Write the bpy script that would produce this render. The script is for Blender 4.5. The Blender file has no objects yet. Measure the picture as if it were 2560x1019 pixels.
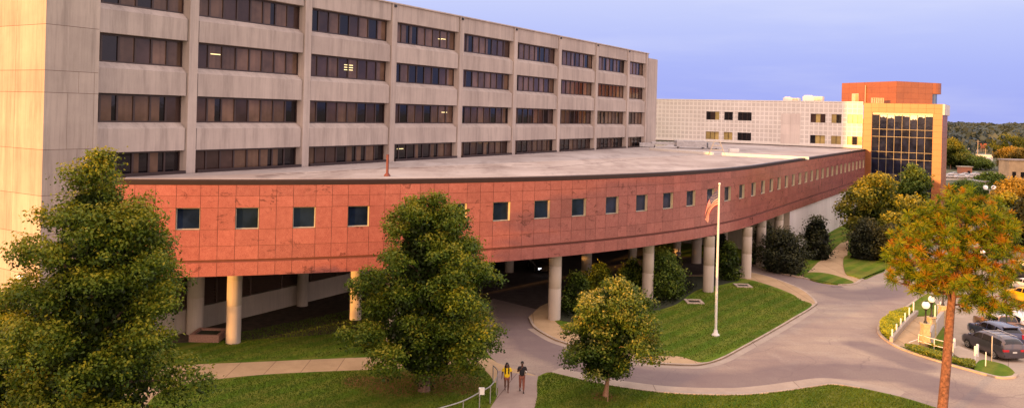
import bpy, math, random
import numpy as np
from math import sin, cos, tan, atan, atan2, pi, sqrt, radians, hypot
from mathutils import Vector, Matrix
from mathutils.geometry import tessellate_polygon

RND = random.Random(11)
NPR = np.random.default_rng(11)
SC = bpy.context.scene
COL = SC.collection

# ------------------------------------------------------------------ survey of the site
# focal length (in pixels of a 2560 wide picture), eye height, camera roll and horizon
F, H = 2050.0, 16.3
PH = atan(0.026)
U0, V0 = 1280.0, 281.6


def ab(u, v):
    du, dv = u - U0, v - V0
    return du * cos(PH) + dv * sin(PH), -du * sin(PH) + dv * cos(PH)


def G(u, v, z=0.0):
    """surveyed ground point at height z"""
    a, b = ab(u, v)
    y = F * (H - z) / b
    return (a * y / F, y)


def PT(u, v, y):
    a, b = ab(u, v)
    return (a * y / F, y, H - b * y / F)


def UV_OF(x, y, z):
    a, b = F * x / y, F * (H - z) / y
    return U0 + a * cos(PH) - b * sin(PH), V0 + a * sin(PH) + b * cos(PH)


# ------------------------------------------------------------------ mesh collector
class MB:
    def __init__(s):
        s.v, s.f, s.m, s.c, s.uv, s.sm = [], [], [], [], [], []

    def face(s, pts, m=0, c=0.5, uv=None, smooth=False):
        i = len(s.v)
        s.v += [tuple(p) for p in pts]
        s.f.append(list(range(i, i + len(pts))))
        s.m.append(m)
        s.c.append(c)
        s.uv.append(uv)
        s.sm.append(smooth)

    def grid(s, rows, m=0, c=0.5, smooth=True, closed=False):
        """rows of points joined into quads with shared vertices"""
        i0 = len(s.v)
        n = len(rows[0])
        for r in rows:
            s.v += [tuple(p) for p in r]
        for a in range(len(rows) - 1):
            for b in range(n if closed else n - 1):
                b2 = (b + 1) % n
                s.f.append([i0 + a * n + b, i0 + a * n + b2, i0 + (a + 1) * n + b2, i0 + (a + 1) * n + b])
                s.m.append(m)
                s.c.append(c)
                s.uv.append(None)
                s.sm.append(smooth)

    def box(s, x0, x1, y0, y1, z0, z1, m=0, c=0.5, fr=None):
        """box in a frame fr(x, y, z) -> world"""
        fr = fr or (lambda x, y, z: (x, y, z))
        P = [fr(x, y, z) for x in (x0, x1) for y in (y0, y1) for z in (z0, z1)]
        for q in ((0, 1, 3, 2), (4, 6, 7, 5), (0, 4, 5, 1), (2, 3, 7, 6), (0, 2, 6, 4), (1, 5, 7, 3)):
            s.face([P[k] for k in q], m, c)

    def tube(s, pts, rad, n=8, m=0, c=0.5, cap=True):
        pts = [Vector(p) for p in pts]
        if not hasattr(rad, '__len__'):
            rad = [rad] * len(pts)
        rows = []
        for i, p in enumerate(pts):
            d = (pts[min(i + 1, len(pts) - 1)] - pts[max(i - 1, 0)]).normalized()
            a = d.cross(Vector((0.03, 0.02, 1)))
            if a.length < 1e-3:
                a = Vector((1, 0, 0))
            if abs(d.z) > 0.9:
                a = d.cross(Vector((0, 1, 0)))
            a.normalize()
            b = d.cross(a)
            rows.append([p + a * (rad[i] * cos(2 * pi * k / n)) + b * (rad[i] * sin(2 * pi * k / n)) for k in range(n)])
        s.grid(rows, m, c, True, True)
        if cap:
            s.face(rows[-1], m, c)
            s.face(rows[0][::-1], m, c)

    def lathe(s, o, prof, n=16, m=0, c=0.5, smooth=True):
        rows = [[(o[0] + r * cos(2 * pi * k / n), o[1] + r * sin(2 * pi * k / n), o[2] + z) for k in range(n)] for r, z in prof]
        s.grid(rows, m, c, smooth, True)

    def ball(s, o, r, n=14, m=0, sz=1.0, c=0.5):
        k = max(6, n // 2)
        s.lathe(o, [(max(r * sin(pi * i / k), 1e-4), -r * sz * cos(pi * i / k)) for i in range(k + 1)], n, m, c)


def obj(name, mb, mats, parent=None, origin=(0, 0, 0), recalc=False):
    me = bpy.data.meshes.new(name)
    if parent is not None and origin == (0, 0, 0) and parent.get('_o') is not None:
        origin = tuple(parent['_o'])
    o0, o1, o2 = origin
    me.from_pydata([(x - o0, y - o1, z - o2) for x, y, z in mb.v], [], mb.f)
    if not isinstance(mats, (list, tuple)):
        mats = [mats]
    for m in mats:
        me.materials.append(m)
    me.polygons.foreach_set('material_index', mb.m)
    me.polygons.foreach_set('use_smooth', mb.sm)
    ca = me.attributes.new('tone', 'FLOAT', 'FACE')
    ca.data.foreach_set('value', [float(c) for c in mb.c])
    if any(u is not None for u in mb.uv):
        ul = me.uv_layers.new(name='UVMap')
        k = 0
        buf = []
        for f, u in zip(mb.f, mb.uv):
            for j in range(len(f)):
                buf += list(u[j]) if u else [0.0, 0.0]
        ul.data.foreach_set('uv', buf)
    if recalc:
        import bmesh
        bm = bmesh.new()
        bm.from_mesh(me)
        bmesh.ops.remove_doubles(bm, verts=bm.verts, dist=1e-5)
        bmesh.ops.recalc_face_normals(bm, faces=bm.faces)
        bm.to_mesh(me)
        bm.free()
    me.update()
    o = bpy.data.objects.new(name, me)
    COL.objects.link(o)
    if parent is not None:
        o.parent = parent
        o['_o'] = origin
    else:
        o.location = origin
        o['_o'] = origin
    return o


def tag(o, label, cat=None, group=None, kind=None):
    if label:
        o['label'] = label
    if cat:
        o['category'] = cat
    if group:
        o['group'] = group
    if kind:
        o['kind'] = kind
    return o


def thing(name, label, cat, loc=(0, 0, 0), group=None, rotz=0.0):
    o = bpy.data.objects.new(name, None)
    o.empty_display_size = 0.3
    COL.objects.link(o)
    o.location = loc
    o.rotation_euler = (0, 0, rotz)
    o['_o'] = tuple(loc) if rotz == 0 else (0, 0, 0)
    return tag(o, label, cat, group)


def struct(name, mb, mats, origin=(0, 0, 0)):
    o = obj(name, mb, mats, None, origin)
    o['kind'] = 'structure'
    return o


def copy_tree(o, parent=None):
    c = o.copy()
    COL.objects.link(c)
    if parent is not None:
        c.parent = parent
    for ch in list(o.children):
        copy_tree(ch, c)
    return c


def smooth_line(pts, n=6, closed=False):
    """Catmull-Rom through the points"""
    pts = [Vector((p[0], p[1])) for p in pts]
    out = []
    N = len(pts)
    for i in range(N if closed else N - 1):
        if closed:
            p0, p1, p2, p3 = pts[i - 1], pts[i], pts[(i + 1) % N], pts[(i + 2) % N]
        else:
            p0, p1, p2, p3 = pts[max(i - 1, 0)], pts[i], pts[i + 1], pts[min(i + 2, N - 1)]
        for k in range(n):
            t = k / n
            out.append(0.5 * ((2 * p1) + (p2 - p0) * t + (2 * p0 - 5 * p1 + 4 * p2 - p3) * t * t + (3 * p1 - p0 - 3 * p2 + p3) * t ** 3))
    if not closed:
        out.append(pts[-1])
    return [(p.x, p.y) for p in out]


def sheet(mb, poly, z, m=0, side=0.0, ms=0):
    v3 = [Vector((x, y, 0)) for x, y in poly]
    area = sum(poly[i - 1][0] * poly[i][1] - poly[i][0] * poly[i - 1][1] for i in range(len(poly)))
    for t in tessellate_polygon([v3]):
        p = [poly[k] for k in t]
        if (p[1][0] - p[0][0]) * (p[2][1] - p[0][1]) - (p[2][0] - p[0][0]) * (p[1][1] - p[0][1]) < 0:
            p = p[::-1]
        mb.face([(x, y, z) for x, y in p], m)
    if side:
        for i in range(len(poly)):
            a, b = poly[i - 1], poly[i]
            mb.face([(a[0], a[1], z - side), (b[0], b[1], z - side), (b[0], b[1], z), (a[0], a[1], z)], ms)


def strip(mb, line, w0, w1, z, h, m=0, closed=False):
    """raised strip along a ground line from offset w0 to w1 (left of travel positive)"""
    L = [Vector(p) for p in line]
    n = len(L)
    rows = []
    for i in range(n):
        a = L[i - 1] if (i > 0 or closed) else L[i]
        b = L[(i + 1) % n] if (i < n - 1 or closed) else L[i]
        d = (b - a).normalized()
        nn = Vector((-d.y, d.x))
        p, q = L[i] + nn * w0, L[i] + nn * w1
        rows.append([(p.x, p.y, z), (p.x, p.y, z + h), (q.x, q.y, z + h), (q.x, q.y, z)])
    if closed:
        rows.append(rows[0])
    mb.grid(rows, m, 0.5, False)
    if not closed:
        mb.face(rows[0], m)
        mb.face(rows[-1][::-1], m)


# ------------------------------------------------------------------ materials
MATS = {}


def nodes_of(name):
    m = bpy.data.materials.new(name)
    m.use_nodes = True
    nt = m.node_tree
    b = nt.nodes['Principled BSDF']
    MATS[name] = m
    return m, nt, b


def N(nt, t, **kw):
    n = nt.nodes.new(t)
    for k, v in kw.items():
        if k.startswith('i_'):
            n.inputs[k[2:].replace('_', ' ')].default_value = v
        else:
            setattr(n, k, v)
    return n


def coords(nt, scale=(1, 1, 1), kind='Object', rot=(0, 0, 0)):
    tc = N(nt, 'ShaderNodeTexCoord')
    mp = N(nt, 'ShaderNodeMapping')
    mp.inputs['Scale'].default_value = scale
    mp.inputs['Rotation'].default_value = rot
    nt.links.new(tc.outputs[kind], mp.inputs['Vector'])
    return mp.outputs['Vector']


def noise(nt, vec, scale, detail=4, rough=0.6):
    n = N(nt, 'ShaderNodeTexNoise')
    n.inputs['Scale'].default_value = scale
    n.inputs['Detail'].default_value = detail
    n.inputs['Roughness'].default_value = rough
    nt.links.new(vec, n.inputs['Vector'])
    return n.outputs['Fac']


def ramp(nt, fac, stops):
    r = N(nt, 'ShaderNodeValToRGB')
    e = r.color_ramp.elements
    while len(e) < len(stops):
        e.new(0.5)
    for i, (p, c) in enumerate(stops):
        e[i].position = p
        e[i].color = (*c, 1) if len(c) == 3 else c
    nt.links.new(fac, r.inputs['Fac'])
    return r.outputs['Color']


def mix(nt, a, b, fac, mode='MIX'):
    n = N(nt, 'ShaderNodeMix', data_type='RGBA', blend_type=mode)
    for s, k in ((fac, 0), (a, 6), (b, 7)):
        if hasattr(s, 'links') or hasattr(s, 'is_linked'):
            nt.links.new(s, n.inputs[k])
        elif k == 0:
            n.inputs[0].default_value = s
        else:
            n.inputs[k].default_value = (*s, 1) if len(s) == 3 else s
    return n.outputs[2]


def bump(nt, b, h, strength=0.3, dist=0.02):
    n = N(nt, 'ShaderNodeBump')
    n.inputs['Strength'].default_value = strength
    n.inputs['Distance'].default_value = dist
    nt.links.new(h, n.inputs['Height'])
    nt.links.new(n.outputs['Normal'], b.inputs['Normal'])


def tone_attr(nt):
    a = N(nt, 'ShaderNodeAttribute')
    a.attribute_name = 'tone'
    return a.outputs['Fac']


def plain(name, col, rough=0.6, metal=0.0, var=0.12, scale=3.0, spec=0.5, emit=None, bmp=0.0):
    m, nt, b = nodes_of(name)
    v = coords(nt)
    f = noise(nt, v, scale, 5)
    lo = tuple(c * (1 - var) for c in col)
    hi = tuple(min(1, c * (1 + var)) for c in col)
    nt.links.new(ramp(nt, f, [(0.3, lo), (0.7, hi)]), b.inputs['Base Color'])
    b.inputs['Roughness'].default_value = rough
    b.inputs['Metallic'].default_value = metal
    b.inputs['Specular IOR Level'].default_value = spec
    if bmp:
        bump(nt, b, f, bmp)
    if emit:
        b.inputs['Emission Color'].default_value = (*emit[0], 1)
        b.inputs['Emission Strength'].default_value = emit[1]
    return m


def concrete(name, lo, hi, streak=0.5, zlines=None, fine=40):
    """board marked concrete: fine vertical lines, rain streaks and broad stains"""
    m, nt, b = nodes_of(name)
    broad = noise(nt, coords(nt, (0.18, 0.18, 0.25)), 1.0, 5)
    st = noise(nt, coords(nt, (1.1, 1.1, 0.10)), 1.0, 7, 0.75)
    fn = noise(nt, coords(nt, (9, 9, 0.25)), 1.0, 3)
    gr = noise(nt, coords(nt, (1, 1, 1)), 14.0, 4)
    c = ramp(nt, broad, [(0.3, lo), (0.7, hi)])
    dark = tuple(x * 0.62 for x in lo)
    c = mix(nt, c, dark, ramp(nt, st, [(0.46, (0, 0, 0)), (0.66, (streak * 1.25,) * 3)]))
    lite = tuple(min(1, x * 1.22) for x in hi)
    c = mix(nt, c, lite, ramp(nt, st, [(0.25, (streak * 0.7,) * 3), (0.42, (0, 0, 0))]))
    c = mix(nt, c, dark, ramp(nt, fn, [(0.5, (0, 0, 0)), (0.8, (0.3,) * 3)]))
    c = mix(nt, c, dark, ramp(nt, gr, [(0.55, (0, 0, 0)), (0.85, (0.25,) * 3)]))
    t = tone_attr(nt)
    c = mix(nt, c, ramp(nt, t, [(0, (0.80,) * 3), (1, (1.14, 1.13, 1.12))]), 1.0, 'MULTIPLY')
    nt.links.new(c, b.inputs['Base Color'])
    b.inputs['Roughness'].default_value = 0.85
    b.inputs['Specular IOR Level'].default_value = 0.25
    bump(nt, b, mix(nt, fn, gr, 0.5), 0.35, 0.02)
    return m


def granite(name, base, dark, lite, rough=0.28, vein=0.8, tv=(0.78, 1.2)):
    m, nt, b = nodes_of(name)
    v = coords(nt, (1, 1, 1))
    vs = coords(nt, (0.5, 0.5, 0.9), rot=(0.4, 0.3, 0.2))
    g1 = noise(nt, v, 22.0, 4, 0.7)
    g2 = noise(nt, vs, 0.9, 8, 0.72)
    c = ramp(nt, g1, [(0.32, dark), (0.5, base), (0.72, lite)])
    big = noise(nt, v, 0.16, 3)
    c = mix(nt, c, tuple(x * 0.82 for x in base), ramp(nt, big, [(0.4, (0, 0, 0)), (0.65, (0.5,) * 3)]))
    mid = noise(nt, v, 2.6, 5, 0.7)
    c = mix(nt, c, lite, ramp(nt, mid, [(0.5, (0, 0, 0)), (0.72, (0.38,) * 3)]))
    c = mix(nt, c, dark, ramp(nt, mid, [(0.28, (0.4,) * 3), (0.46, (0, 0, 0))]))
    n = N(nt, 'ShaderNodeTexNoise')
    n.inputs['Scale'].default_value = 1.5
    n.inputs['Detail'].default_value = 9
    n.inputs['Roughness'].default_value = 0.62
    n.inputs['Distortion'].default_value = 1.6
    nt.links.new(vs, n.inputs['Vector'])
    vm = ramp(nt, n.outputs['Fac'], [(0.565, (0, 0, 0)), (0.62, (vein,) * 3), (0.69, (0, 0, 0))])
    vb = mix(nt, (0, 0, 0), vm, ramp(nt, g2, [(0.49, (0, 0, 0)), (0.58, (1, 1, 1))]))
    c = mix(nt, c, tuple(x * 0.3 for x in base), vb)
    t = tone_attr(nt)
    c = mix(nt, c, ramp(nt, t, [(0, (tv[0], tv[0], tv[0])), (1, (tv[1], tv[1] * 0.98, tv[1] * 0.95))]), 1.0, 'MULTIPLY')
    nt.links.new(c, b.inputs['Base Color'])
    b.inputs['Roughness'].default_value = rough
    b.inputs['Specular IOR Level'].default_value = 0.5
    bump(nt, b, g1, 0.05, 0.01)
    return m


def glass(name, col, rough=0.06, spec=0.8, wav=0.04, tint=0.25):
    """window glass seen from outside: dark room behind a mirror like skin"""
    m, nt, b = nodes_of(name)
    f = noise(nt, coords(nt, (1, 1, 1)), 0.6, 3)
    t = tone_attr(nt)
    c = ramp(nt, f, [(0.35, tuple(x * (1 - tint) for x in col)), (0.65, tuple(x * (1 + tint) for x in col))])
    c = mix(nt, c, ramp(nt, t, [(0, (0.55,) * 3), (1, (1.45,) * 3)]), 1.0, 'MULTIPLY')
    nt.links.new(c, b.inputs['Base Color'])
    b.inputs['Roughness'].default_value = rough
    b.inputs['Specular IOR Level'].default_value = spec
    bump(nt, b, noise(nt, coords(nt), 1.3, 2), wav, 0.05)
    return m


def leafmat(name, stops, rough=0.55, trans=0.25):
    """leaf colour by a per leaf tone"""
    m, nt, b = nodes_of(name)
    t = tone_attr(nt)
    c = ramp(nt, t, stops)
    big = noise(nt, coords(nt), 0.35, 3)
    c = mix(nt, c, ramp(nt, big, [(0.3, (0.75, 0.8, 0.85)), (0.7, (1.2, 1.12, 0.95))]), 1.0, 'MULTIPLY')
    nt.links.new(c, b.inputs['Base Color'])
    b.inputs['Roughness'].default_value = rough
    b.inputs['Specular IOR Level'].default_value = 0.25
    tr = N(nt, 'ShaderNodeBsdfTranslucent')
    nt.links.new(mix(nt, c, (1.3, 1.25, 0.6), 1.0, 'MULTIPLY'), tr.inputs['Color'])
    ms = N(nt, 'ShaderNodeMixShader')
    ms.inputs[0].default_value = trans
    nt.links.new(b.outputs[0], ms.inputs[1])
    nt.links.new(tr.outputs[0], ms.inputs[2])
    nt.links.new(ms.outputs[0], nt.nodes['Material Output'].inputs['Surface'])
    return m
# concretes
M_CONC = concrete('board_marked_concrete', (0.42, 0.355, 0.325), (0.54, 0.465, 0.42), 0.5)
M_TOWER = concrete('tower_concrete', (0.42, 0.355, 0.32), (0.55, 0.475, 0.42), 0.55)
M_COLUMN = concrete('column_concrete', (0.47, 0.41, 0.35), (0.58, 0.51, 0.43), 0.25)
M_WALLC = concrete('lower_wall_concrete', (0.44, 0.38, 0.32), (0.55, 0.48, 0.40), 0.3)
M_WHITEC = concrete('pale_wall_concrete', (0.66, 0.60, 0.59), (0.76, 0.71, 0.69), 0.25)
# granite
M_GRAN = granite('red_granite', (0.365, 0.128, 0.110), (0.22, 0.072, 0.062), (0.48, 0.205, 0.175), 0.2, 0.95, tv=(0.80, 1.18))
M_GRAN2 = granite('orange_granite', (0.33, 0.115, 0.044), (0.25, 0.088, 0.034), (0.39, 0.155, 0.062), 0.4, 0.3, (0.9, 1.1))
M_JOINT = plain('dark_joint', (0.15, 0.052, 0.038), 0.8)
M_BAND = plain('dark_bronze_band', (0.03, 0.015, 0.014), 0.45)
M_FRAME = plain('bronze_window_frame', (0.045, 0.025, 0.022), 0.4)
M_REVEAL = plain('cream_window_reveal', (0.60, 0.51, 0.35), 0.6)
# window panes
M_BLIND = glass('pane_with_tan_blind', (0.135, 0.082, 0.058), 0.1, 0.35)
M_BLIND2 = glass('pane_with_brown_blind', (0.062, 0.037, 0.033), 0.1, 0.35)
M_DARK = glass('dark_pane', (0.010, 0.008, 0.011), 0.05, 0.4)
M_GLAZ = glass('curtain_wall_glass', (0.013, 0.017, 0.042), 0.03, 0.3, 0.10, 0.5)
M_WDARK = glass('dark_blue_pane', (0.010, 0.019, 0.045), 0.04, 0.4, 0.08, 0.5)  # blue of outdoor reflections put into the pane colour
M_BLUEGL = glass('blue_glass', (0.10, 0.16, 0.30), 0.05, 0.8)
M_YPANE = glass('yellow_pane', (0.42, 0.33, 0.13), 0.15, 0.4)  # evening reflection in the annex's right end panes painted in as yellow
M_MULL = plain('cream_mullion', (0.36, 0.31, 0.22), 0.45)
M_WHITE = plain('white_paint', (0.78, 0.77, 0.74), 0.5, var=0.05)
M_GALV = plain('galvanised_steel', (0.42, 0.41, 0.40), 0.45, 0.5)
M_BLACK = plain('black_metal', (0.02, 0.018, 0.02), 0.5)
M_RUST = plain('rust_red_pipe', (0.16, 0.045, 0.035), 0.7)
M_LIT = plain('lit_tube', (0.9, 0.85, 0.5), 0.5, emit=((1.0, 0.78, 0.32), 1.2))
M_LOUV = plain('brown_louvre', (0.12, 0.075, 0.055), 0.6)
M_STONE = plain('sandstone_block', (0.55, 0.42, 0.24), 0.85, var=0.25, scale=4, bmp=0.3)
M_BRICK = plain('planter_brick', (0.34, 0.19, 0.14), 0.85, var=0.3, scale=12)
M_GLOBE = plain('white_lamp_globe', (0.92, 0.90, 0.86), 0.25, emit=((1.0, 0.93, 0.86), 0.25), var=0.03)
M_TRUNK = plain('bark', (0.16, 0.10, 0.07), 0.9, var=0.45, scale=9, bmp=0.6)
M_PINEBARK = plain('pine_bark', (0.19, 0.088, 0.056), 0.9, var=0.6, scale=7, bmp=0.8)
M_MAPLEBARK = plain('pale_bark', (0.34, 0.20, 0.13), 0.9, var=0.3, scale=10, bmp=0.4)
M_METAL_ROOF = plain('metal_unit', (0.46, 0.46, 0.48), 0.5, 0.2, var=0.2)


def mk_roof():
    m, nt, b = nodes_of('gravel_roof')
    v = coords(nt)
    n1 = noise(nt, v, 0.12, 6, 0.65)
    n2 = noise(nt, v, 7.0, 3)
    n3 = noise(nt, coords(nt, (0.35, 0.08, 1), rot=(0, 0, 0.55)), 1.0, 6, 0.7)
    c = ramp(nt, n1, [(0.34, (0.34, 0.28, 0.26)), (0.5, (0.44, 0.385, 0.36)), (0.64, (0.52, 0.465, 0.44))])
    c = mix(nt, c, (0.24, 0.19, 0.18), ramp(nt, n3, [(0.5, (0, 0, 0)), (0.68, (0.7,) * 3)]))
    c = mix(nt, c, (0.24, 0.19, 0.17), ramp(nt, n2, [(0.5, (0, 0, 0)), (0.8, (0.4,) * 3)]))
    nt.links.new(c, b.inputs['Base Color'])
    b.inputs['Roughness'].default_value = 0.9
    return m


M_ROOF = mk_roof()
M_COVER = plain('painted_drive_shade', (0.075, 0.055, 0.05), 0.9, var=.4, scale=1.5)  # shade under the wing put into the drive colour
M_GSHADE = plain('painted_ground_shade', (0.06, 0.04, 0.024), 0.95, var=.5, scale=2)  # dark colour standing for the shade on the ground under the wing
M_SEAM = plain('roof_seam', (0.17, 0.12, 0.11), 0.8, var=0.4)


def mk_road():
    m, nt, b = nodes_of('worn_concrete_road')
    v = coords(nt)
    n1 = noise(nt, v, 0.09, 5, 0.6)
    n2 = noise(nt, v, 0.55, 6, 0.65)
    n3 = noise(nt, v, 9.0, 4, 0.7)
    n4 = noise(nt, coords(nt, (0.05, 0.5, 1), rot=(0, 0, 0.45)), 1.0, 6, 0.7)
    c = ramp(nt, n1, [(0.36, (0.285, 0.215, 0.19)), (0.5, (0.365, 0.285, 0.232)), (0.64, (0.46, 0.37, 0.28))])
    c = mix(nt, c, (0.235, 0.175, 0.18), ramp(nt, n4, [(0.48, (0, 0, 0)), (0.68, (0.55,) * 3)]))
    c = mix(nt, c, (0.48, 0.41, 0.33), ramp(nt, n2, [(0.52, (0, 0, 0)), (0.70, (0.5,) * 3)]))
    c = mix(nt, c, (0.15, 0.12, 0.12), ramp(nt, n3, [(0.46, (0, 0, 0)), (0.72, (0.55,) * 3)]))
    n5 = N(nt, 'ShaderNodeTexVoronoi', feature='DISTANCE_TO_EDGE')
    n5.inputs['Scale'].default_value = 0.15
    wv = N(nt, 'ShaderNodeVectorMath', operation='ADD')
    nn = N(nt, 'ShaderNodeTexNoise')
    nn.inputs['Scale'].default_value = 0.6
    nt.links.new(v, nn.inputs['Vector'])
    nt.links.new(v, wv.inputs[0])
    nt.links.new(nn.outputs['Color'], wv.inputs[1])
    nt.links.new(wv.outputs[0], n5.inputs['Vector'])
    c = mix(nt, c, (0.12, 0.09, 0.09), ramp(nt, n5.outputs['Distance'], [(0.0, (0.40,) * 3), (0.006, (0, 0, 0))]))
    at = N(nt, 'ShaderNodeAttribute')
    at.attribute_name = 'wear'
    wr = N(nt, 'ShaderNodeMath', operation='MULTIPLY_ADD')
    nt.links.new(n2, wr.inputs[0])
    wr.inputs[1].default_value = 0.9
    nt.links.new(at.outputs['Fac'], wr.inputs[2])
    c = mix(nt, c, (0.165, 0.125, 0.135), ramp(nt, wr.outputs[0], [(0.55, (0, 0, 0)), (1.35, (0.62,) * 3)]))
    nt.links.new(c, b.inputs['Base Color'])
    b.inputs['Roughness'].default_value = 0.9
    b.inputs['Specular IOR Level'].default_value = 0.25
    bump(nt, b, n3, 0.25, 0.01)
    return m


M_ROAD = mk_road()


def mk_walk(name, lo, hi, joint=1.8, rot=0.0):
    m, nt, b = nodes_of(name)
    v = coords(nt)
    n2 = noise(nt, v, 0.7, 6, 0.7)
    n3 = noise(nt, v, 12.0, 4, 0.7)
    c = ramp(nt, n2, [(0.3, lo), (0.7, hi)])
    c = mix(nt, c, tuple(x * 0.6 for x in lo), ramp(nt, n3, [(0.5, (0, 0, 0)), (0.8, (0.4,) * 3)]))
    br = N(nt, 'ShaderNodeTexBrick', offset=0.0)
    br.inputs['Scale'].default_value = 1.0
    br.inputs['Brick Width'].default_value = joint
    br.inputs['Row Height'].default_value = 40.0
    br.inputs['Mortar Size'].default_value = 0.025
    br.inputs['Color1'].default_value = (1, 1, 1, 1)
    br.inputs['Color2'].default_value = (0.9, 0.9, 0.9, 1)
    br.inputs['Mortar'].default_value = (0.5, 0.45, 0.45, 1)
    nt.links.new(coords(nt, rot=(0, 0, rot)), br.inputs['Vector'])
    c = mix(nt, c, br.outputs['Color'], 1.0, 'MULTIPLY')
    nt.links.new(c, b.inputs['Base Color'])
    b.inputs['Roughness'].default_value = 0.9
    b.inputs['Specular IOR Level'].default_value = 0.25
    bump(nt, b, n3, 0.15, 0.01)
    return m


M_WALK = mk_walk('sidewalk_concrete', (0.46, 0.32, 0.18), (0.60, 0.43, 0.25), 2.1, 0.0)
M_PINKW = mk_walk('pink_walk_concrete', (0.33, 0.25, 0.22), (0.44, 0.345, 0.29), 2.4, 0.25)
M_GUTTER = mk_walk('pale_gutter_concrete', (0.38, 0.305, 0.25), (0.49, 0.405, 0.325), 9.0, 0.0)
M_KERB = plain('kerb_concrete', (0.46, 0.37, 0.29), 0.9, var=0.25, scale=1.2, bmp=0.2)
M_LOT = mk_walk('parking_concrete', (0.40, 0.31, 0.23), (0.52, 0.41, 0.31), 6.0, 0.55)

SOIL = [G(1000, 958), G(1095, 950), G(905, 952), G(1510, 990), G(1160, 968)]


def mk_grass():
    m, nt, b = nodes_of('mown_grass')
    v = coords(nt)
    n1 = noise(nt, v, 0.16, 5, 0.6)
    n2 = noise(nt, v, 1.3, 6, 0.7)
    n3 = noise(nt, v, 16.0, 4, 0.8)
    c = ramp(nt, n1, [(0.35, (0.070, 0.135, 0.010)), (0.5, (0.105, 0.185, 0.014)), (0.66, (0.19, 0.245, 0.024))])
    wv = N(nt, 'ShaderNodeTexWave', wave_type='BANDS', bands_direction='X')
    wv.inputs['Scale'].default_value = 0.2
    wv.inputs['Distortion'].default_value = 0.8
    wv.inputs['Detail'].default_value = 2
    nt.links.new(coords(nt, rot=(0, 0, 0.67)), wv.inputs['Vector'])
    c = mix(nt, c, (0.23, 0.225, 0.04), ramp(nt, wv.outputs['Fac'], [(0.35, (0, 0, 0)), (0.75, (0.5,) * 3)]))
    c = mix(nt, c, (0.045, 0.075, 0.010), ramp(nt, n2, [(0.45, (0, 0, 0)), (0.75, (0.5,) * 3)]))
    c = mix(nt, c, (0.035, 0.06, 0.008), ramp(nt, n3, [(0.45, (0, 0, 0)), (0.75, (0.38,) * 3)]))
    c = mix(nt, c, (0.20, 0.19, 0.06), ramp(nt, n3, [(0.2, (0.35,) * 3), (0.42, (0, 0, 0))]))
    n6 = noise(nt, coords(nt, (0.12, 0.3, 1)), 1.0, 5, 0.65)
    c = mix(nt, c, (0.20, 0.155, 0.035), ramp(nt, n6, [(0.52, (0, 0, 0)), (0.7, (0.5,) * 3)]))
    # worn soil around the tree bases
    tot = None
    for (sx, sy), rad in zip(SOIL, (3.2, 3.6, 1.6, 1.1, 1.6)):
        d = N(nt, 'ShaderNodeVectorMath', operation='DISTANCE')
        nt.links.new(v, d.inputs[0])
        d.inputs[1].default_value = (sx, sy, 0)
        mr = N(nt, 'ShaderNodeMapRange')
        mr.inputs[1].default_value = 0.0
        mr.inputs[2].default_value = rad
        mr.inputs[3].default_value = 1.0
        mr.inputs[4].default_value = 0.0
        nt.links.new(d.outputs['Value'], mr.inputs[0])
        if tot is None:
            tot = mr.outputs[0]
        else:
            mx = N(nt, 'ShaderNodeMath', operation='MAXIMUM')
            nt.links.new(tot, mx.inputs[0])
            nt.links.new(mr.outputs[0], mx.inputs[1])
            tot = mx.outputs[0]
    ad = N(nt, 'ShaderNodeMath', operation='MULTIPLY')
    nt.links.new(tot, ad.inputs[0])
    nt.links.new(n2, ad.inputs[1])
    c = mix(nt, c, (0.22, 0.105, 0.045), ramp(nt, ad.outputs[0], [(0.08, (0, 0, 0)), (0.24, (0.85,) * 3)]))
    nt.links.new(c, b.inputs['Base Color'])
    b.inputs['Roughness'].default_value = 0.95
    b.inputs['Specular IOR Level'].default_value = 0.1
    bump(nt, b, n3, 0.6, 0.05)
    return m


M_GRASS = mk_grass()
M_TERR = plain('distant_ground', (0.10, 0.105, 0.05), 0.95, var=0.4, scale=0.02)
M_BED = plain('planting_bed', (0.028, 0.033, 0.012), 0.95, var=0.5, scale=4, bmp=0.6)

# leaves: dark to light
L_OAK = leafmat('oak_leaves', [(0.0, (0.010, 0.018, 0.003)), (0.38, (0.062, 0.108, 0.010)), (0.68, (0.160, 0.205, 0.015)), (1.0, (0.33, 0.29, 0.02))])
L_OAK2 = leafmat('dark_oak_leaves', [(0.0, (0.010, 0.018, 0.003)), (0.38, (0.056, 0.108, 0.010)), (0.68, (0.138, 0.192, 0.014)), (1.0, (0.29, 0.26, 0.02))])
L_MAPLE = leafmat('maple_leaves', [(0.0, (0.010, 0.024, 0.003)), (0.4, (0.058, 0.112, 0.012)), (0.70, (0.14, 0.185, 0.022)), (1.0, (0.36, 0.32, 0.07))])
L_PINE = leafmat('pine_needles', [(0.0, (0.03, 0.06, 0.003)), (0.28, (0.12, 0.20, 0.005)), (0.48, (0.27, 0.29, 0.008)), (0.64, (0.34, 0.19, 0.006)), (1.0, (0.36, 0.095, 0.006))], trans=0.3)
L_BUSH = leafmat('dark_bush_leaves', [(0.0, (0.008, 0.012, 0.008)), (0.5, (0.034, 0.042, 0.020)), (0.8, (0.065, 0.072, 0.028)), (1.0, (0.12, 0.115, 0.04))])
L_GREEN = leafmat('green_shrub_leaves', [(0.0, (0.016, 0.030, 0.005)), (0.5, (0.085, 0.145, 0.018)), (0.8, (0.17, 0.23, 0.03)), (1.0, (0.30, 0.31, 0.05))])
L_YEL = leafmat('yellow_green_leaves', [(0.0, (0.02, 0.035, 0.005)), (0.4, (0.09, 0.125, 0.014)), (0.75, (0.24, 0.225, 0.02)), (1.0, (0.42, 0.34, 0.03))])
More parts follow.
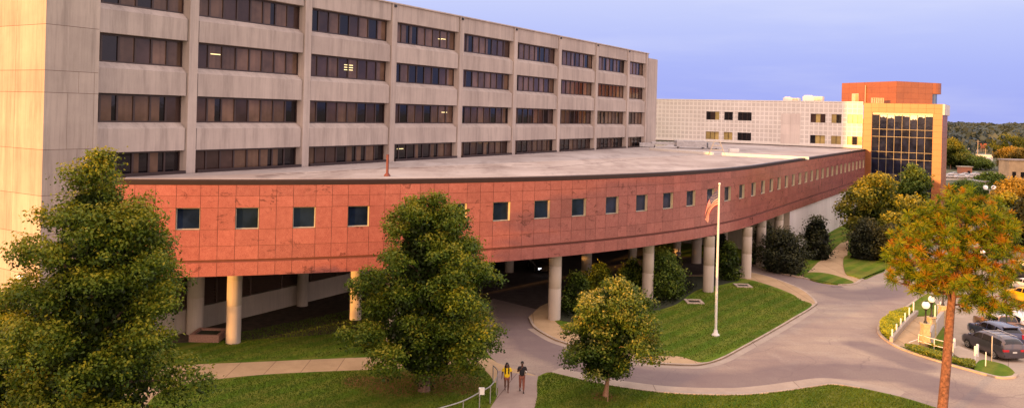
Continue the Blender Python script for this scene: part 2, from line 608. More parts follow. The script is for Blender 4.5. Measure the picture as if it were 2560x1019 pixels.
L_HEDGE = leafmat('hedge_leaves', [(0.0, (0.07, 0.10, 0.006)), (0.5, (0.26, 0.31, 0.014)), (1.0, (0.48, 0.48, 0.03))])
L_FOREST = leafmat('hazy_forest_leaves', [(0.0, (0.030, 0.048, 0.060)), (0.5, (0.048, 0.070, 0.075)), (1.0, (0.075, 0.098, 0.090))], trans=0.1)  # distance haze mixed into the leaf colours
L_AUT = leafmat('bronze_leaves', [(0.0, (0.03, 0.03, 0.008)), (0.5, (0.17, 0.13, 0.02)), (1.0, (0.42, 0.27, 0.035))])
# ================================================================== ARC OF THE CURVED WING
ACX, ACY, AR, ATH = -40.226, 127.982, 78.28, 1.0117
ASL = AR * ATH


def arc(s, off=0.0):
    """point on the wing front, s metres along it, off metres outward"""
    if s <= ASL:
        th = s / AR
        return (ACX + (AR + off) * sin(th), ACY - (AR + off) * cos(th))
    e = s - ASL
    x, y = ACX + AR * sin(ATH) + e * cos(ATH), ACY - AR * cos(ATH) + e * sin(ATH)
    return (x + off * sin(ATH), y - off * cos(ATH))


def A3(s, off, z):
    p = arc(s, off)
    return (p[0], p[1], z)


Z_SOF, Z_TOP = 5.3, 11.52
S0, S1 = 15.6, 147.5
WIN_S = [19.25 + 3.6 * k for k in range(18)] + [80.45 + 3.4 * k for k in range(1, 20)]
WIN_W = 1.46

# ================================================================== MAIN BLOCK FRAME
EX, EY = 0.5206, 0.8538
NX, NY = EY, -EX
P0X, P0Y = -23.3, 59.5


def fp(q, d, z):
    return (P0X + EX * q + NX * d, P0Y + EY * q + NY * d, z)


def q_for_u(u, d, z):
    lo, hi = -20.0, 200.0
    for _ in range(60):
        m = (lo + hi) / 2
        x, y, zz = fp(m, d, z)
        if UV_OF(x, y, zz)[0] < u:
            lo = m
        else:
            hi = m
    return lo


BAY = 11.3
ZH = [12.97, 16.90, 20.87, 24.80]
ZS = [11.35, 14.96, 18.97, 22.83]
Z_ROOF = 26.45
Z_DECK = 11.3

hosp = thing('hospital_building', 'long pale concrete hospital block with ribbon windows above the curved granite wing', 'building', (P0X, P0Y, 0))
QT0, QT1 = q_for_u(109, 0.7, 15.5), q_for_u(247, 0.7, 18)
Q_END = q_for_u(1619, 0, 20)
Q_CORN = q_for_u(1642, -1.2, 20)
bays = []
for n in range(-1, 8):
    q0 = QT1 - 0.3 if n == -1 else n * BAY + 0.62
    q1 = (n + 1) * BAY - 0.38
    if n == 7:
        q1 = q_for_u(1610, -0.3, 20)
    bays.append((n, q0, q1))


def frf(x, y, z):
    return fp(x, y, z)


w = MB()
for n, q0, q1 in bays:
    for r in range(4):
        # spandrel above window row r
        zb = ZH[r]
        zt = ZS[r + 1] if r < 3 else Z_ROOF
        d1, d0 = -0.10, -0.62
        if r < 3:
            prof = [(d0, zb), (d1, zb), (d1, zt - 0.42), (d1 - 0.03, zt - 0.40), (d0, zt)]
        else:
            prof = [(d0, zb), (d1, zb), (d1, zt)]
        for k in range(len(prof) - 1):
            (da, za), (db, zb2) = prof[k], prof[k + 1]
            m = 4
            for j in range(m):
                qa, qb = q0 + (q1 - q0) * j / m, q0 + (q1 - q0) * (j + 1) / m
                w.face([fp(qa, da, za), fp(qb, da, za), fp(qb, db, zb2), fp(qa, db, zb2)], 0, 0.5 + (0.06 * ((j * 7 + r * 3 + n) % 3 - 1)))
    # base strip under the lowest windows
    w.face([fp(q0, -0.55, Z_DECK - 0.3), fp(q1, -0.55, Z_DECK - 0.3), fp(q1, -0.55, ZS[0]), fp(q0, -0.55, ZS[0])], 1)
    w.face([fp(q0, -0.55, ZS[0]), fp(q1, -0.55, ZS[0]), fp(q1, -0.75, ZS[0]), fp(q0, -0.75, ZS[0])], 1)
    w.box(q0, q1, -0.10, 0.12, Z_DECK - 0.05, Z_DECK + 0.22, 1, 0.5, frf)
# pillars with splayed jambs
edges = [(bays[k][2], bays[k + 1][1]) for k in range(len(bays) - 1)]
for a, b in edges + [(bays[-1][2], Q_END)]:
    zs_ = [Z_DECK, 14.9, 18.9, 22.8, Z_ROOF]
    for i in range(4):
        zA, zB = zs_[i], zs_[i + 1]
        t = 0.5 + 0.08 * ((i * 5 + int(a)) % 3 - 1)
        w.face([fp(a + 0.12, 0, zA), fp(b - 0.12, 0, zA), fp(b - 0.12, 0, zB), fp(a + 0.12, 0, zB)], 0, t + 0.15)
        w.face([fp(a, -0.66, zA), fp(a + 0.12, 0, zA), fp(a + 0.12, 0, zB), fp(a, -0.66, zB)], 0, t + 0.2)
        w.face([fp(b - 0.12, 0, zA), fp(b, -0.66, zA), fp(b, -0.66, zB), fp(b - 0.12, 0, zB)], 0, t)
# end pier, set back, roof, rear and flank
w.box(Q_END - 0.01, Q_CORN, -14, -1.2, 0, Z_ROOF - 0.45, 0, 0.6, frf)
w.face([fp(Q_END, -1.2, 0), fp(Q_END, 0, 0), fp(Q_END, 0, Z_ROOF), fp(Q_END, -1.2, Z_ROOF)], 0, 0.5)
w.face([fp(Q_END, -1.2, Z_ROOF - .5), fp(Q_END, -30, Z_ROOF - .5), fp(Q_END, -30, Z_ROOF), fp(Q_END, -1.2, Z_ROOF)], 0, 0.5)
w.face([fp(QT1, -0.10, Z_ROOF), fp(Q_END, -0.10, Z_ROOF), fp(Q_END, -30, Z_ROOF), fp(QT1, -30, Z_ROOF)], 0)
w.face([fp(QT1, -30, 0), fp(Q_END, -30, 0), fp(Q_END, -30, Z_ROOF), fp(QT1, -30, Z_ROOF)], 0)
w.face([fp(Q_END, -14, 0), fp(Q_END, -30, 0), fp(Q_END, -30, Z_ROOF), fp(Q_END, -14, Z_ROOF)], 0)
# back plane behind the panes
w.face([fp(QT1, -0.9, 0), fp(Q_END, -0.9, 0), fp(Q_END, -0.9, Z_ROOF - .1), fp(QT1, -0.9, Z_ROOF - .1)], 1)
obj('wall', w, [M_CONC, M_BAND], hosp)
cp = MB()
cp.box(QT1, Q_END + 0.25, -0.5, 0.06, Z_ROOF + 0.003, Z_ROOF + 0.12, 0, 0.9, frf)
obj('roof_coping', cp, M_CONC, hosp)
for a, b in edges:
    dr = MB()
    dr.box((a + b) / 2 - 0.16, (a + b) / 2 + 0.16, -0.05, 0.10, Z_ROOF - 0.32, Z_ROOF - 0.08, 0, 0.5, frf)
    obj('roof_drain', dr, M_BLACK, hosp)

# windows
pr = random.Random(5)
for n, q0, q1 in bays:
    np_ = 6 if n == -1 else (5 if n == 7 else 8)
    for r in range(4):
        za, zb = ZS[r], ZH[r]
        wm, fr = MB(), MB()
        dq = (q1 - q0) / np_
        run = 0
        for k in range(np_):
            a, b = q0 + k * dq, q0 + (k + 1) * dq
            x = pr.random()
            pdark = 0.35 if r == 1 else (0.30 if r == 0 else 0.10)
            mat = 2 if x < pdark else (1 if x < pdark + 0.25 else 0)
            tn = pr.uniform(0.2, 0.8)
            if mat == 0 and pr.random() < (0.35 if r < 2 else 0.12):
                c = a + dq * pr.uniform(0.3, 0.7)
                wm.face([fp(a, -0.70, za), fp(c, -0.70, za), fp(c, -0.70, zb), fp(a, -0.70, zb)], 0, tn)
                wm.face([fp(c, -0.70, za), fp(b, -0.70, za), fp(b, -0.70, zb), fp(c, -0.70, zb)], 2, tn)
            else:
                # vertical blind folds
                m = 6 if mat == 0 else 1
                for j in range(m):
                    c0, c1 = a + dq * j / m, a + dq * (j + 1) / m
                    wm.face([fp(c0, -0.70, za), fp(c1, -0.70, za), fp(c1, -0.70, zb), fp(c0, -0.70, zb)], mat, tn + (pr.uniform(-.12, .12) if m > 1 else 0))
            if k:
                fr.box(a - 0.07, a + 0.07, -0.71, -0.62, za, zb, 0, 0.5, frf)
        for x0, x1, z0, z1 in ((q0, q1, za, za + 0.10), (q0, q1, zb - 0.14, zb)):
            fr.box(x0, x1, -0.71, -0.60, z0, z1, 0, 0.5, frf)
        for x0 in (q0, q1 - 0.08):
            fr.box(x0, x0 + 0.08, -0.71, -0.605, za + 0.1, zb - 0.14, 0, 0.5, frf)
        wo = obj('window', wm, [M_BLIND, M_BLIND2, M_DARK], hosp)
        obj('window_frame', fr, M_FRAME, wo)
# tube lights seen through the panes
for u, v, wd, rows in ((870, 163, 1.15, 3), (1112, 281, 1.0, 1), (1004, 372, 1.0, 1), (537, 136, 0.9, 1), (1105, 98, .8, 1), (1096, 98, .6, 1), (1300, 156, .5, 1)):
    qq = q_for_u(u, -0.69, 18)
    y = fp(qq, -0.69, 0)[1]
    z = PT(u, v, y)[2]
    lt = MB()
    for k in range(rows):
        lt.box(qq - wd / 2, qq + wd / 2, -0.697, -0.69, z - k * 0.22 - 0.035, z - k * 0.22 + 0.035, 0, 0.5, frf)
    obj('ceiling_light', lt, M_LIT, hosp)

# stair tower: stacked cast panels with open joints
tw = MB()
zj = [0, 3.1, 5.6, 8.1, 10.5, 13.3, 16.8, 18.15, 20.95, 23.4, 26.9, 31.5]
tw.box(QT0 + 0.03, QT1 - 0.03, -15, 0.67, 0, 31.4, 1, 0.5, frf)
for i in range(len(zj) - 1):
    za, zb = zj[i] + 0.012, zj[i + 1] - 0.012
    sp = [QT0, QT0 + (QT1 - QT0) * 0.42, QT1 - 0.28, QT1] if i % 2 else [QT0, QT0 + (QT1 - QT0) * 0.62, QT1 - 0.28, QT1]
    for k in range(3):
        g = 0.0 if i in (7, 8) else 0.008
        w_ = 0.5 + pr.uniform(-.22, .22) + (0.3 if k == 2 else 0)
        tw.face([fp(sp[k] + (g if k else 0), 0.7, za), fp(sp[k + 1] - g * (k < 2), 0.7, za), fp(sp[k + 1] - g * (k < 2), 0.7, zb), fp(sp[k] + (g if k else 0), 0.7, zb)], 0, w_)
    tw.face([fp(QT1, 0.7, za), fp(QT1, -0.7, za), fp(QT1, -0.7, zb), fp(QT1, 0.7, zb)], 0, .6)
    sq = [0.7, -2.6, -5.6, -8.6, -11.6, -15]
    for k in range(5):
        tw.face([fp(QT0, sq[k + 1] + 0.008, za), fp(QT0, sq[k] - (0.008 if k else 0), za), fp(QT0, sq[k] - (0.008 if k else 0), zb), fp(QT0, sq[k + 1] + 0.008, zb)], 0, 0.5 + pr.uniform(-.3, .3))
tw.face([fp(QT0, .7, 31.5), fp(QT1, .7, 31.5), fp(QT1, -15, 31.5), fp(QT0, -15, 31.5)], 0)
obj('stair_tower', tw, [M_TOWER, M_JOINT], hosp)
# ground floor wall with the louvre band
gw = MB()
qe = 62.0
for k in range(12):
    a, b = QT1 + (qe - QT1) * k / 12, QT1 + (qe - QT1) * (k + 1) / 12
    gw.face([fp(a, 0.75, 0), fp(b, 0.75, 0), fp(b, 0.75, 1.62), fp(a, 0.75, 1.62)], 0, pr.uniform(.3, .7))
gw.face([fp(QT1, 0.75, 1.62), fp(qe, 0.75, 1.62), fp(qe, 0.4, 1.62), fp(QT1, 0.4, 1.62)], 0)
obj('lower_wall', gw, M_WALLC, hosp)
lv = MB()
lv.face([fp(QT1, 0.30, 1.6), fp(qe, 0.30, 1.6), fp(qe, 0.30, 5.3), fp(QT1, 0.30, 5.3)], 1)
z = 1.7
while z < 5.2:
    lv.face([fp(QT1, 0.66, z), fp(qe, 0.66, z), fp(qe, 0.40, z + 0.17), fp(QT1, 0.40, z + 0.17)], 0)
    z += 0.24
q = QT1
while q < qe:
    lv.box(q, q + 0.10, 0.35, 0.70, 1.63, 5.28, 0, 0.5, frf)
    q += 3.2
obj('louvre_band', lv, [M_LOUV, M_BLACK], hosp)

# ================================================================== CURVED WING
wing = thing('curved_wing', 'curved red granite wing raised on round concrete columns with one row of small square windows', 'building', (10, 70, 0))
g = MB()
zr = [Z_SOF, 6.19, 6.35, 7.24, 8.30, 9.70, 10.46, 11.17]
cells = []
s = WIN_S[0] - 3.6
ps = []
for k, ws in enumerate(WIN_S):
    nxt = WIN_S[k + 1] if k + 1 < len(WIN_S) else S1
    ps += [(ws, ws + WIN_W, True), (ws + WIN_W, ws + WIN_W + (nxt - ws - WIN_W) / 2, False), (ws + WIN_W + (nxt - ws - WIN_W) / 2, nxt, False)]
pre = [(S0, S0 + 1.2, False), (S0 + 1.2, S0 + 2.43, False), (S0 + 2.43, WIN_S[0], False)]
gap = 0.012
for a, b, iswin in pre + ps:
    for r in range(7):
        if r == 1 or (r == 4 and iswin):
            continue
        za, zb = zr[r] + (gap if r else 0), zr[r + 1] - gap
        t = 0.5 + pr.gauss(0, 0.16)
        aa, bb = a + gap, b - gap
        g.face([A3(aa, 0, za), A3(bb, 0, za), A3(bb, 0, zb), A3(aa, 0, zb)], 0, min(1, max(0, t)))
# dark ground behind the joints with holes for the windows
for a, b, iswin in pre + ps:
    for r in range(7):
        if r == 4 and iswin:
            continue
        dd = -0.035 if r != 1 else -0.12
        g.face([A3(a, dd, zr[r]), A3(b, dd, zr[r]), A3(b, dd, zr[r + 1]), A3(a, dd, zr[r + 1])], 1)
    # return of the groove and the lower edge
    g.face([A3(a, -0.12, 6.35), A3(b, -0.12, 6.35), A3(b, 0, 6.36), A3(a, 0, 6.36)], 1)
    g.face([A3(a, 0, 6.18), A3(b, 0, 6.18), A3(b, -0.12, 6.19), A3(a, -0.12, 6.19)], 0)
    g.face([A3(a, -0.5, Z_SOF), A3(b, -0.5, Z_SOF), A3(b, 0, Z_SOF), A3(a, 0, Z_SOF)], 0)
# end wall at the tower
qx = (arc(S0)[0] + 1.5 - P0X) / EX
ex, ey = arc(S0)
gx, gy, _ = fp(-5.0, -0.5, 0)
g.face([(ex, ey, Z_SOF), (gx, gy, Z_SOF), (gx, gy, 11.22), (ex, ey, 11.22)], 0)
obj('granite_facade', g, [M_GRAN, M_JOINT], wing)
cb = MB()
ss = [S0 + (S1 - S0) * k / 110 for k in range(111)]
cb.grid([[A3(q, -0.02, 11.17), A3(q, 0.03, 11.19), A3(q, 0.05, 11.46), A3(q, 0.02, Z_TOP), A3(q, -0.22, Z_TOP), A3(q, -0.24, 11.3)] for q in ss], 0, 0.5, False)
obj('roof_edge_band', cb, M_BAND, wing)
fl = MB()
fl.grid([[A3(q, -0.24, Z_TOP - .02), A3(q, -0.25, Z_TOP + .015), A3(q, -0.62, Z_TOP + .01), A3(q, -0.95, Z_DECK + .01)] for q in ss], 0, 0.8, False)
obj('roof_flashing', fl, M_ROOF, wing)
# windows
for ws in WIN_S:
    a, b = ws + gap, ws + WIN_W - gap
    za, zb = 8.30 + gap, 9.70 - gap
    wn, rv = MB(), MB()
    wn.face([A3(a, -0.26, za), A3(b, -0.26, za), A3(b, -0.26, zb), A3(a, -0.26, zb)], 0, pr.uniform(.2, .8))
    for (p, q) in (((a, za), (b, za)), ((b, za), (b, zb)), ((b, zb), (a, zb)), ((a, zb), (a, za))):
        rv.face([A3(p[0], 0.0, p[1]), A3(q[0], 0.0, q[1]), A3(q[0], -0.27, q[1]), A3(p[0], -0.27, p[1])], 0)
    for x0, x1, z0, z1 in ((a, a + .05, za, zb), (b - .05, b, za, zb), (a + .05, b - .05, za, za + .05), (a + .05, b - .05, zb - .05, zb)):
        rv.face([A3(x0, -0.235, z0), A3(x1, -0.235, z0), A3(x1, -0.235, z1), A3(x0, -0.235, z1)], 1)
    wo = obj('window', wn, M_WDARK, wing)
    obj('window_frame', rv, [M_REVEAL, M_GALV], wo)

# back line of the wing roof: along the main block then along the white annex
PX, PY = -EX, -EY  # annex front faces the camera
AXD = (NX, NY)     # annex runs along the main block normal
APX, APY = 63.0, 150.7


def an(s, d, z):
    """white annex frame: s metres to the right of its granite corner, d metres towards the viewer"""
    return (APX + AXD[0] * s + PX * d, APY + AXD[1] * s + PY * d, z)


AN_L = -42.0
rf = MB()
backs = []
front_end = arc(S1)
pa = fp(-5.0, 0.1, 0)
pb = fp(Q_CORN + 0.5, 0.1, 0)
pc = an(AN_L + 9, 0.3, 0)
pd = an(2.2, 0.3, 0)
L1 = hypot(pb[0] - pa[0], pb[1] - pa[1])
L2 = hypot(pc[0] - pb[0], pc[1] - pb[1])
L3 = hypot(pd[0] - pc[0], pd[1] - pc[1])
LT = L1 + L2 + L3
for k in range(len(ss)):
    t = k / (len(ss) - 1) * LT
    if t < L1:
        f = t / L1
        p = (pa[0] + (pb[0] - pa[0]) * f, pa[1] + (pb[1] - pa[1]) * f)
    elif t < L1 + L2:
        f = (t - L1) / L2
        p = (pb[0] + (pc[0] - pb[0]) * f, pb[1] + (pc[1] - pb[1]) * f)
    else:
        f = (t - L1 - L2) / L3
        p = (pc[0] + (pd[0] - pc[0]) * f, pc[1] + (pd[1] - pc[1]) * f)
    backs.append(p)
rows = []
for k, q in enumerate(ss):
    a, b = arc(q, -0.95), backs[k]
    rows.append([(a[0] + (b[0] - a[0]) * j / 6, a[1] + (b[1] - a[1]) * j / 6, Z_DECK) for j in range(7)])
rf.grid(rows, 0, 0.5, False)


def seam(pts, wd=0.14, z=Z_DECK + 0.006, m=1, dash=None):
    for i in range(len(pts) - 1):
        p, q = Vector(pts[i]), Vector(pts[i + 1])
        L = (q - p).length
        d = (q - p) / L
        nn = Vector((-d.y, d.x)) * wd / 2
        t = 0
        while t < L:
            e = min(L, t + (dash[0] if dash else L))
            a, b = p + d * t, p + d * e
            rf.face([(*(a - nn), z), (*(b - nn), z), (*(b + nn), z), (*(a + nn), z)], m)
            t = e + (dash[1] if dash else L)


def RG(u, v):
    return G(u, v, Z_DECK)


seam([RG(640, 443), RG(900, 424), RG(1180, 415), RG(1368, 420), RG(1450, 412), RG(1600, 397), RG(1800, 384)], 0.22, dash=(2.2, 0.35))
seam([RG(640, 440), RG(760, 431)], 0.35, dash=(3, .4))
seam([RG(950, 419), RG(1120, 421), RG(1300, 418)], 0.28, dash=(1.6, .9))
seam([RG(1280, 413), RG(1330, 412)], 0.35)
seam([RG(1690, 413), RG(1750, 417)], 0.35, dash=(2, .4))
seam([RG(1830, 378), RG(1960, 368)], 0.3, dash=(3, 1.0))
seam([RG(1800, 404), RG(1850, 405)], 0.3)
obj('roof_deck', rf, [M_ROOF, M_SEAM], wing)
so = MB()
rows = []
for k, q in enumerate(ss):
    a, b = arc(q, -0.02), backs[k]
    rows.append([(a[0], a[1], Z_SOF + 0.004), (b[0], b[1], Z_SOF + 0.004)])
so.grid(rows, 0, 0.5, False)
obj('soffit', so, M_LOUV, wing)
# pale ground floor wall under the far end
S_W = 94.5
pw = MB()
k = S_W
while k < S1:
    e = min(S1, k + 3.4)
    pw.face([A3(k, -0.25, 0), A3(e, -0.25, 0), A3(e, -0.25, Z_SOF), A3(k, -0.25, Z_SOF)], 0, pr.uniform(.4, .6))
    k = e
obj('pale_wall', pw, M_WHITEC, wing)
ew = MB()
x0, y0 = arc(S_W, -0.25)
for k in range(9):
    a, b = k * 3.2, (k + 1) * 3.2
    ew.face([(x0 - NX * b, y0 - NY * b, 0), (x0 - NX * a, y0 - NY * a, 0), (x0 - NX * a, y0 - NY * a, Z_SOF), (x0 - NX * b, y0 - NY * b, Z_SOF)], 0, pr.uniform(.3, .7))
obj('entrance_wall', ew, M_WALLC, wing)
# columns


def column(x, y, r, mat=None, parent=wing, sleeve=True):
    c = MB()
    prof = [(r + .02, -.05), (r, 0.06), (r, 2.55), (r - .012, 2.56), (r - .012, 2.585), (r, 2.6), (r, 4.3), (r - .012, 4.31), (r - .012, 4.335), (r, 4.35), (r, Z_SOF)]
    c.lathe((x, y, 0), prof, 24)
    obj('column', c, M_COLUMN, parent)


for u, v in ((583, 858), (1385, 803), (1618, 757), (1770, 734), (1865, 699)):
    column(*G(u, v - 3), 0.5)
column(*arc(33.8, -1.2), 0.5)
for s_ in (84.3, 92.0):
    column(*arc(s_, -0.9), 0.52)
for u, y, r in ((493, 58.6, 0.58), (893, 63.6, 0.47), (1468, 79, 0.5), (1582, 93, 0.5), (1693, 97, .45), (1742, 92, .55), (1810, 97, .42), (1275, 84, .45), (760, 67.5, .45)):
    x, yy, _ = PT(u, 600, y)
    column(x, yy, r)
# roof curb, stair of pipes and low frame
rc = MB()
c0, c1, c2, c3 = RG(1626, 375), RG(1782, 387), RG(1806, 388), RG(2022, 399)
for a, b in ((c0, c1), (c2, c3)):
    strip(rc, [a, b], -0.2, 0.2, Z_DECK, 0.34, 0)
obj('roof_curb', rc, M_WHITE, wing)
for u, v0, v1, r in ((968, 386, 440, 0.10), (1789, 336, 356, 0.10), (1837, 331, 359, .14)):
    x, y = RG(u, v1)
    zt = PT(u, v0, y)[2]
    pp = MB()
    pp.tube([(x, y, Z_DECK), (x, y, zt)], r, 8)
    pp.lathe((x, y, Z_DECK), [(r * 2.6, 0.01), (r * 2.6, .05), (r, .25)], 10)
    obj('vent_pipe', pp, M_RUST, wing)
hu = MB()
x, y = RG(1748, 372)
hu.box(x - 3.6, x + 1.2, y, y + 2.2, Z_DECK + .25, Z_DECK + 1.25)
hu.box(x + 1.5, x + 3.4, y + .3, y + 2.2, Z_DECK + .15, Z_DECK + 1.0)
hu.box(x - 7.5, x - 3.6, y + .6, y + 1.4, Z_DECK + .55, Z_DECK + .95)
hu.box(x - 9.5, x - 7.2, y + .2, y + 2.0, Z_DECK + .1, Z_DECK + .7)
for dx in (-3.2, 0.8, 1.8, 3.0, -7):
    hu.box(x + dx, x + dx + .15, y + .4, y + 1.9, Z_DECK, Z_DECK + .3)
obj('air_handler', hu, M_METAL_ROOF, wing)
hb = MB()
x, y = RG(1838, 380)
hb.box(x - .8, x + .6, y, y + .9, Z_DECK, Z_DECK + .5)
obj('roof_hatch', hb, M_WHITE, wing)
fx, fy = RG(1792, 388)
ft = MB()
for ang in range(4):
    ca, sa = cos(ang * pi / 2 + .6), sin(ang * pi / 2 + .6)
    ft.tube([(fx + ca * 1.5, fy + sa * 1.5, Z_DECK), (fx + ca * .5, fy + sa * .5, Z_DECK + 1.9)], .035, 5)
    for zz, rr in ((.7, 1.15), (1.3, .82), (1.9, .5)):
        c2_, s2_ = cos((ang + 1) * pi / 2 + .6), sin((ang + 1) * pi / 2 + .6)
        ft.tube([(fx + ca * rr, fy + sa * rr, Z_DECK + zz), (fx + c2_ * rr, fy + s2_ * rr, Z_DECK + zz)], .03, 5)
obj('antenna_frame', ft, M_GALV, wing)

# ================================================================== WHITE ANNEX
annex = thing('office_annex', 'low white office annex faced in a grid of square panels behind the flat roof', 'building', (APX, APY, 0))
M_PANEL = None


def mk_panel():
    m, nt, b = nodes_of('square_grid_panel')
    uv = N(nt, 'ShaderNodeUVMap')
    br = N(nt, 'ShaderNodeTexBrick', offset=0.0)
    br.inputs['Scale'].default_value = 1.0
    br.inputs['Brick Width'].default_value = 0.84
    br.inputs['Row Height'].default_value = 0.84
    br.inputs['Mortar Size'].default_value = 0.115
    br.inputs['Mortar Smooth'].default_value = 0.15
    br.inputs['Color1'].default_value = (0.60, 0.585, 0.575, 1)
    br.inputs['Color2'].default_value = (0.66, 0.645, 0.635, 1)
    br.inputs['Mortar'].default_value = (0.82, 0.81, 0.80, 1)
    nt.links.new(uv.outputs[0], br.inputs['Vector'])
    f = noise(nt, coords(nt), 0.3, 5)
    c = mix(nt, br.outputs['Color'], ramp(nt, f, [(0.3, (0.88, 0.87, 0.86)), (0.7, (1, 1, 1))]), 1.0, 'MULTIPLY')
    nt.links.new(c, b.inputs['Base Color'])
    b.inputs['Roughness'].default_value = 0.7
    iv = N(nt, 'ShaderNodeMath', operation='SUBTRACT')
    bump(nt, b, br.outputs['Fac'], 0.6, 0.05)
    return m


M_PANEL = mk_panel()


def s_for_u(u, z, d=0.0):
    lo, hi = -60.0, 30.0
    for _ in range(60):
        m = (lo + hi) / 2
        x, y, zz = an(m, d, z)
        if UV_OF(x, y, zz)[0] < u:
            lo = m
        else:
            hi = m
    return lo


ANW = []
for (u0_, u1_, np_, kA, kB) in ((1764.8, 1797.6, 3, 'dxy', 'yyy'), (1809.8, 1831.5, 2, 'dd', 'yy'), (1844, 1878.4, 3, 'ddd', 'ddd'),
                                (2025.8, 2063, 3, 'xyx', 'dyy'), (2078, 2103, 2, 'yd', 'yy'), (2118, 2156, 3, 'yyy', 'ydy')):
    for z0, z1, kk in ((15.93, 17.56, kA), (12.0, 13.56, kB)):
        ANW.append((s_for_u(u0_, 15), s_for_u(u1_, 15), z0, z1, kk))
SEDGE = s_for_u(2157, 16)
sx = sorted({AN_L, SEDGE} | {a for a, *_ in ANW} | {b for _, b, *_ in ANW})
zx = [8.0, 12.0, 13.56, 15.93, 17.56, 19.78]
wm = MB()
for i in range(len(sx) - 1):
    for j in range(len(zx) - 1):
        cs, cz = (sx[i] + sx[i + 1]) / 2, (zx[j] + zx[j + 1]) / 2
        if any(a < cs < b and z0 < cz < z1 for a, b, z0, z1, _ in ANW):
            continue
        wm.face([an(sx[i], 0, zx[j]), an(sx[i + 1], 0, zx[j]), an(sx[i + 1], 0, zx[j + 1]), an(sx[i], 0, zx[j + 1])], 0, .5,
                [(sx[i] + 50, zx[j] - .15), (sx[i + 1] + 50, zx[j] - .15), (sx[i + 1] + 50, zx[j + 1] - .15), (sx[i] + 50, zx[j + 1] - .15)])
wm.face([an(AN_L, 0, 19.78), an(SEDGE, 0, 19.78), an(SEDGE, -22, 19.78), an(AN_L, -22, 19.78)], 1)
obj('wall', wm, [M_PANEL, M_ROOF], annex)
pp = MB()
sa, sb = s_for_u(1951.5, 14), s_for_u(2000, 14)
for k, (za, zb) in enumerate(((11.6, 13.5), (13.53, 15.5), (15.53, 17.5))):
    for j in range(2):
        a, b = sa + (sb - sa) * j / 2, sa + (sb - sa) * (j + 1) / 2
        pp.box(a + .02, b - .02, .004, .05, za, zb, 0, pr.uniform(.3, .7), lambda x, y, z: an(x, y, z))
obj('blank_panel', pp, M_WHITEC, annex)
cp = MB()
cp.box(AN_L, SEDGE - .02, -.3, .06, 19.783, 19.95, 0, .8, lambda x, y, z: an(x, y, z))
obj('roof_coping', cp, M_WHITE, annex)
bs = MB()
bs.box(AN_L, SEDGE - .05, .003, .10, 11.3, 11.75, 0, .5, lambda x, y, z: an(x, y, z))
bs.box(AN_L, SEDGE + 0.1, .103, .35, 11.3, 11.45, 1, .5, lambda x, y, z: an(x, y, z))
obj('base_flashing', bs, [M_WHITE, M_BAND], annex)
for a, b, z0, z1, kk in ANW:
    wn, fr = MB(), MB()
    npn = len(kk)
    for j, ch in enumerate(kk):
        x0, x1 = a + (b - a) * j / npn, a + (b - a) * (j + 1) / npn
        mi = {'d': 0, 'x': 1, 'y': 2}[ch]
        wn.face([an(x0, -.22, z0), an(x1, -.22, z0), an(x1, -.22, z1), an(x0, -.22, z1)], mi, pr.uniform(.3, .7))
        if j:
            fr.box(x0 - .035, x0 + .035, -.225, -.16, z0, z1, 0, .5, lambda x, y, z: an(x, y, z))
    for (p, q) in (((a, z0), (b, z0)), ((b, z0), (b, z1)), ((b, z1), (a, z1)), ((a, z1), (a, z0))):
        fr.face([an(p[0], 0, p[1]), an(q[0], 0, q[1]), an(q[0], -.23, q[1]), an(p[0], -.23, p[1])], 1)
    wo = obj('window', wn, [M_DARK, M_BLIND2, M_YPANE], annex)
    obj('window_frame', fr, [M_FRAME, M_WHITEC], wo)
for u, wd, hh, dd in ((1968, 3.0, .75, 3), (2020, 3.6, 1.15, 4)):
    s_ = s_for_u(u, 20)
    ru = MB()
    ru.box(s_ - wd / 2, s_ + wd / 2, -dd - 2, -dd, 19.8, 19.8 + hh, 0, .5, lambda x, y, z: an(x, y, z))
    ru.box(s_ - wd / 2 + .2, s_ - .2, -dd - 1.6, -dd - .4, 19.8 + hh + .003, 19.8 + hh + .2, 0, .5, lambda x, y, z: an(x, y, z))
    ru.box(s_ + wd * .1, s_ + wd * .45, -dd + .003, -dd + .05, 19.95, 19.7 + hh, 1, .5, lambda x, y, z: an(x, y, z))
    obj('rooftop_unit', ru, [M_WHITE, M_GALV], annex)

# ================================================================== GRANITE AND GLASS TOWER
gt = thing('glass_tower', 'orange granite tower with a tall dark glass curtain wall and a granite penthouse', 'building', an(6, 0, 0))
SA, SB = s_for_u(2158.5, 15), s_for_u(2354.5, 12)
GA, GB = s_for_u(2179, 12), s_for_u(2331, 12)
ZT, ZG = 19.72, 18.05


def tf(x, y, z):
    return an(x, y, z)


tb = MB()
TD = -13.0


def panels(mb, fn, a, b, za, zb, da, dz, m=0, ga=.012):
    na, nz = max(1, round((b - a) / da)), max(1, round((zb - za) / dz))
    for i in range(na):
        for j in range(nz):
            x0, x1 = a + (b - a) * i / na + ga, a + (b - a) * (i + 1) / na - ga
            z0, z1 = za + (zb - za) * j / nz + .012, za + (zb - za) * (j + 1) / nz - .012
            mb.face([fn(x0, z0), fn(x1, z0), fn(x1, z1), fn(x0, z1)], m, min(1, max(0, .5 + pr.gauss(0, .2))))


def backing(mb, fn, a, b, za, zb, m=1):
    mb.face([fn(a, za), fn(b, za), fn(b, zb), fn(a, zb)], m)


fr0 = lambda x, z: an(x, 0.35, z)
fr1 = lambda x, z: an(x, 0.32, z)
for a, b, za, zb in ((SA, GA, 0, ZG), (GB, SB, 0, ZG), (SA, SB, ZG, ZT)):
    panels(tb, fr0, a, b, za, zb, 1.25, 1.05)
    backing(tb, fr1, a, b, za, zb)
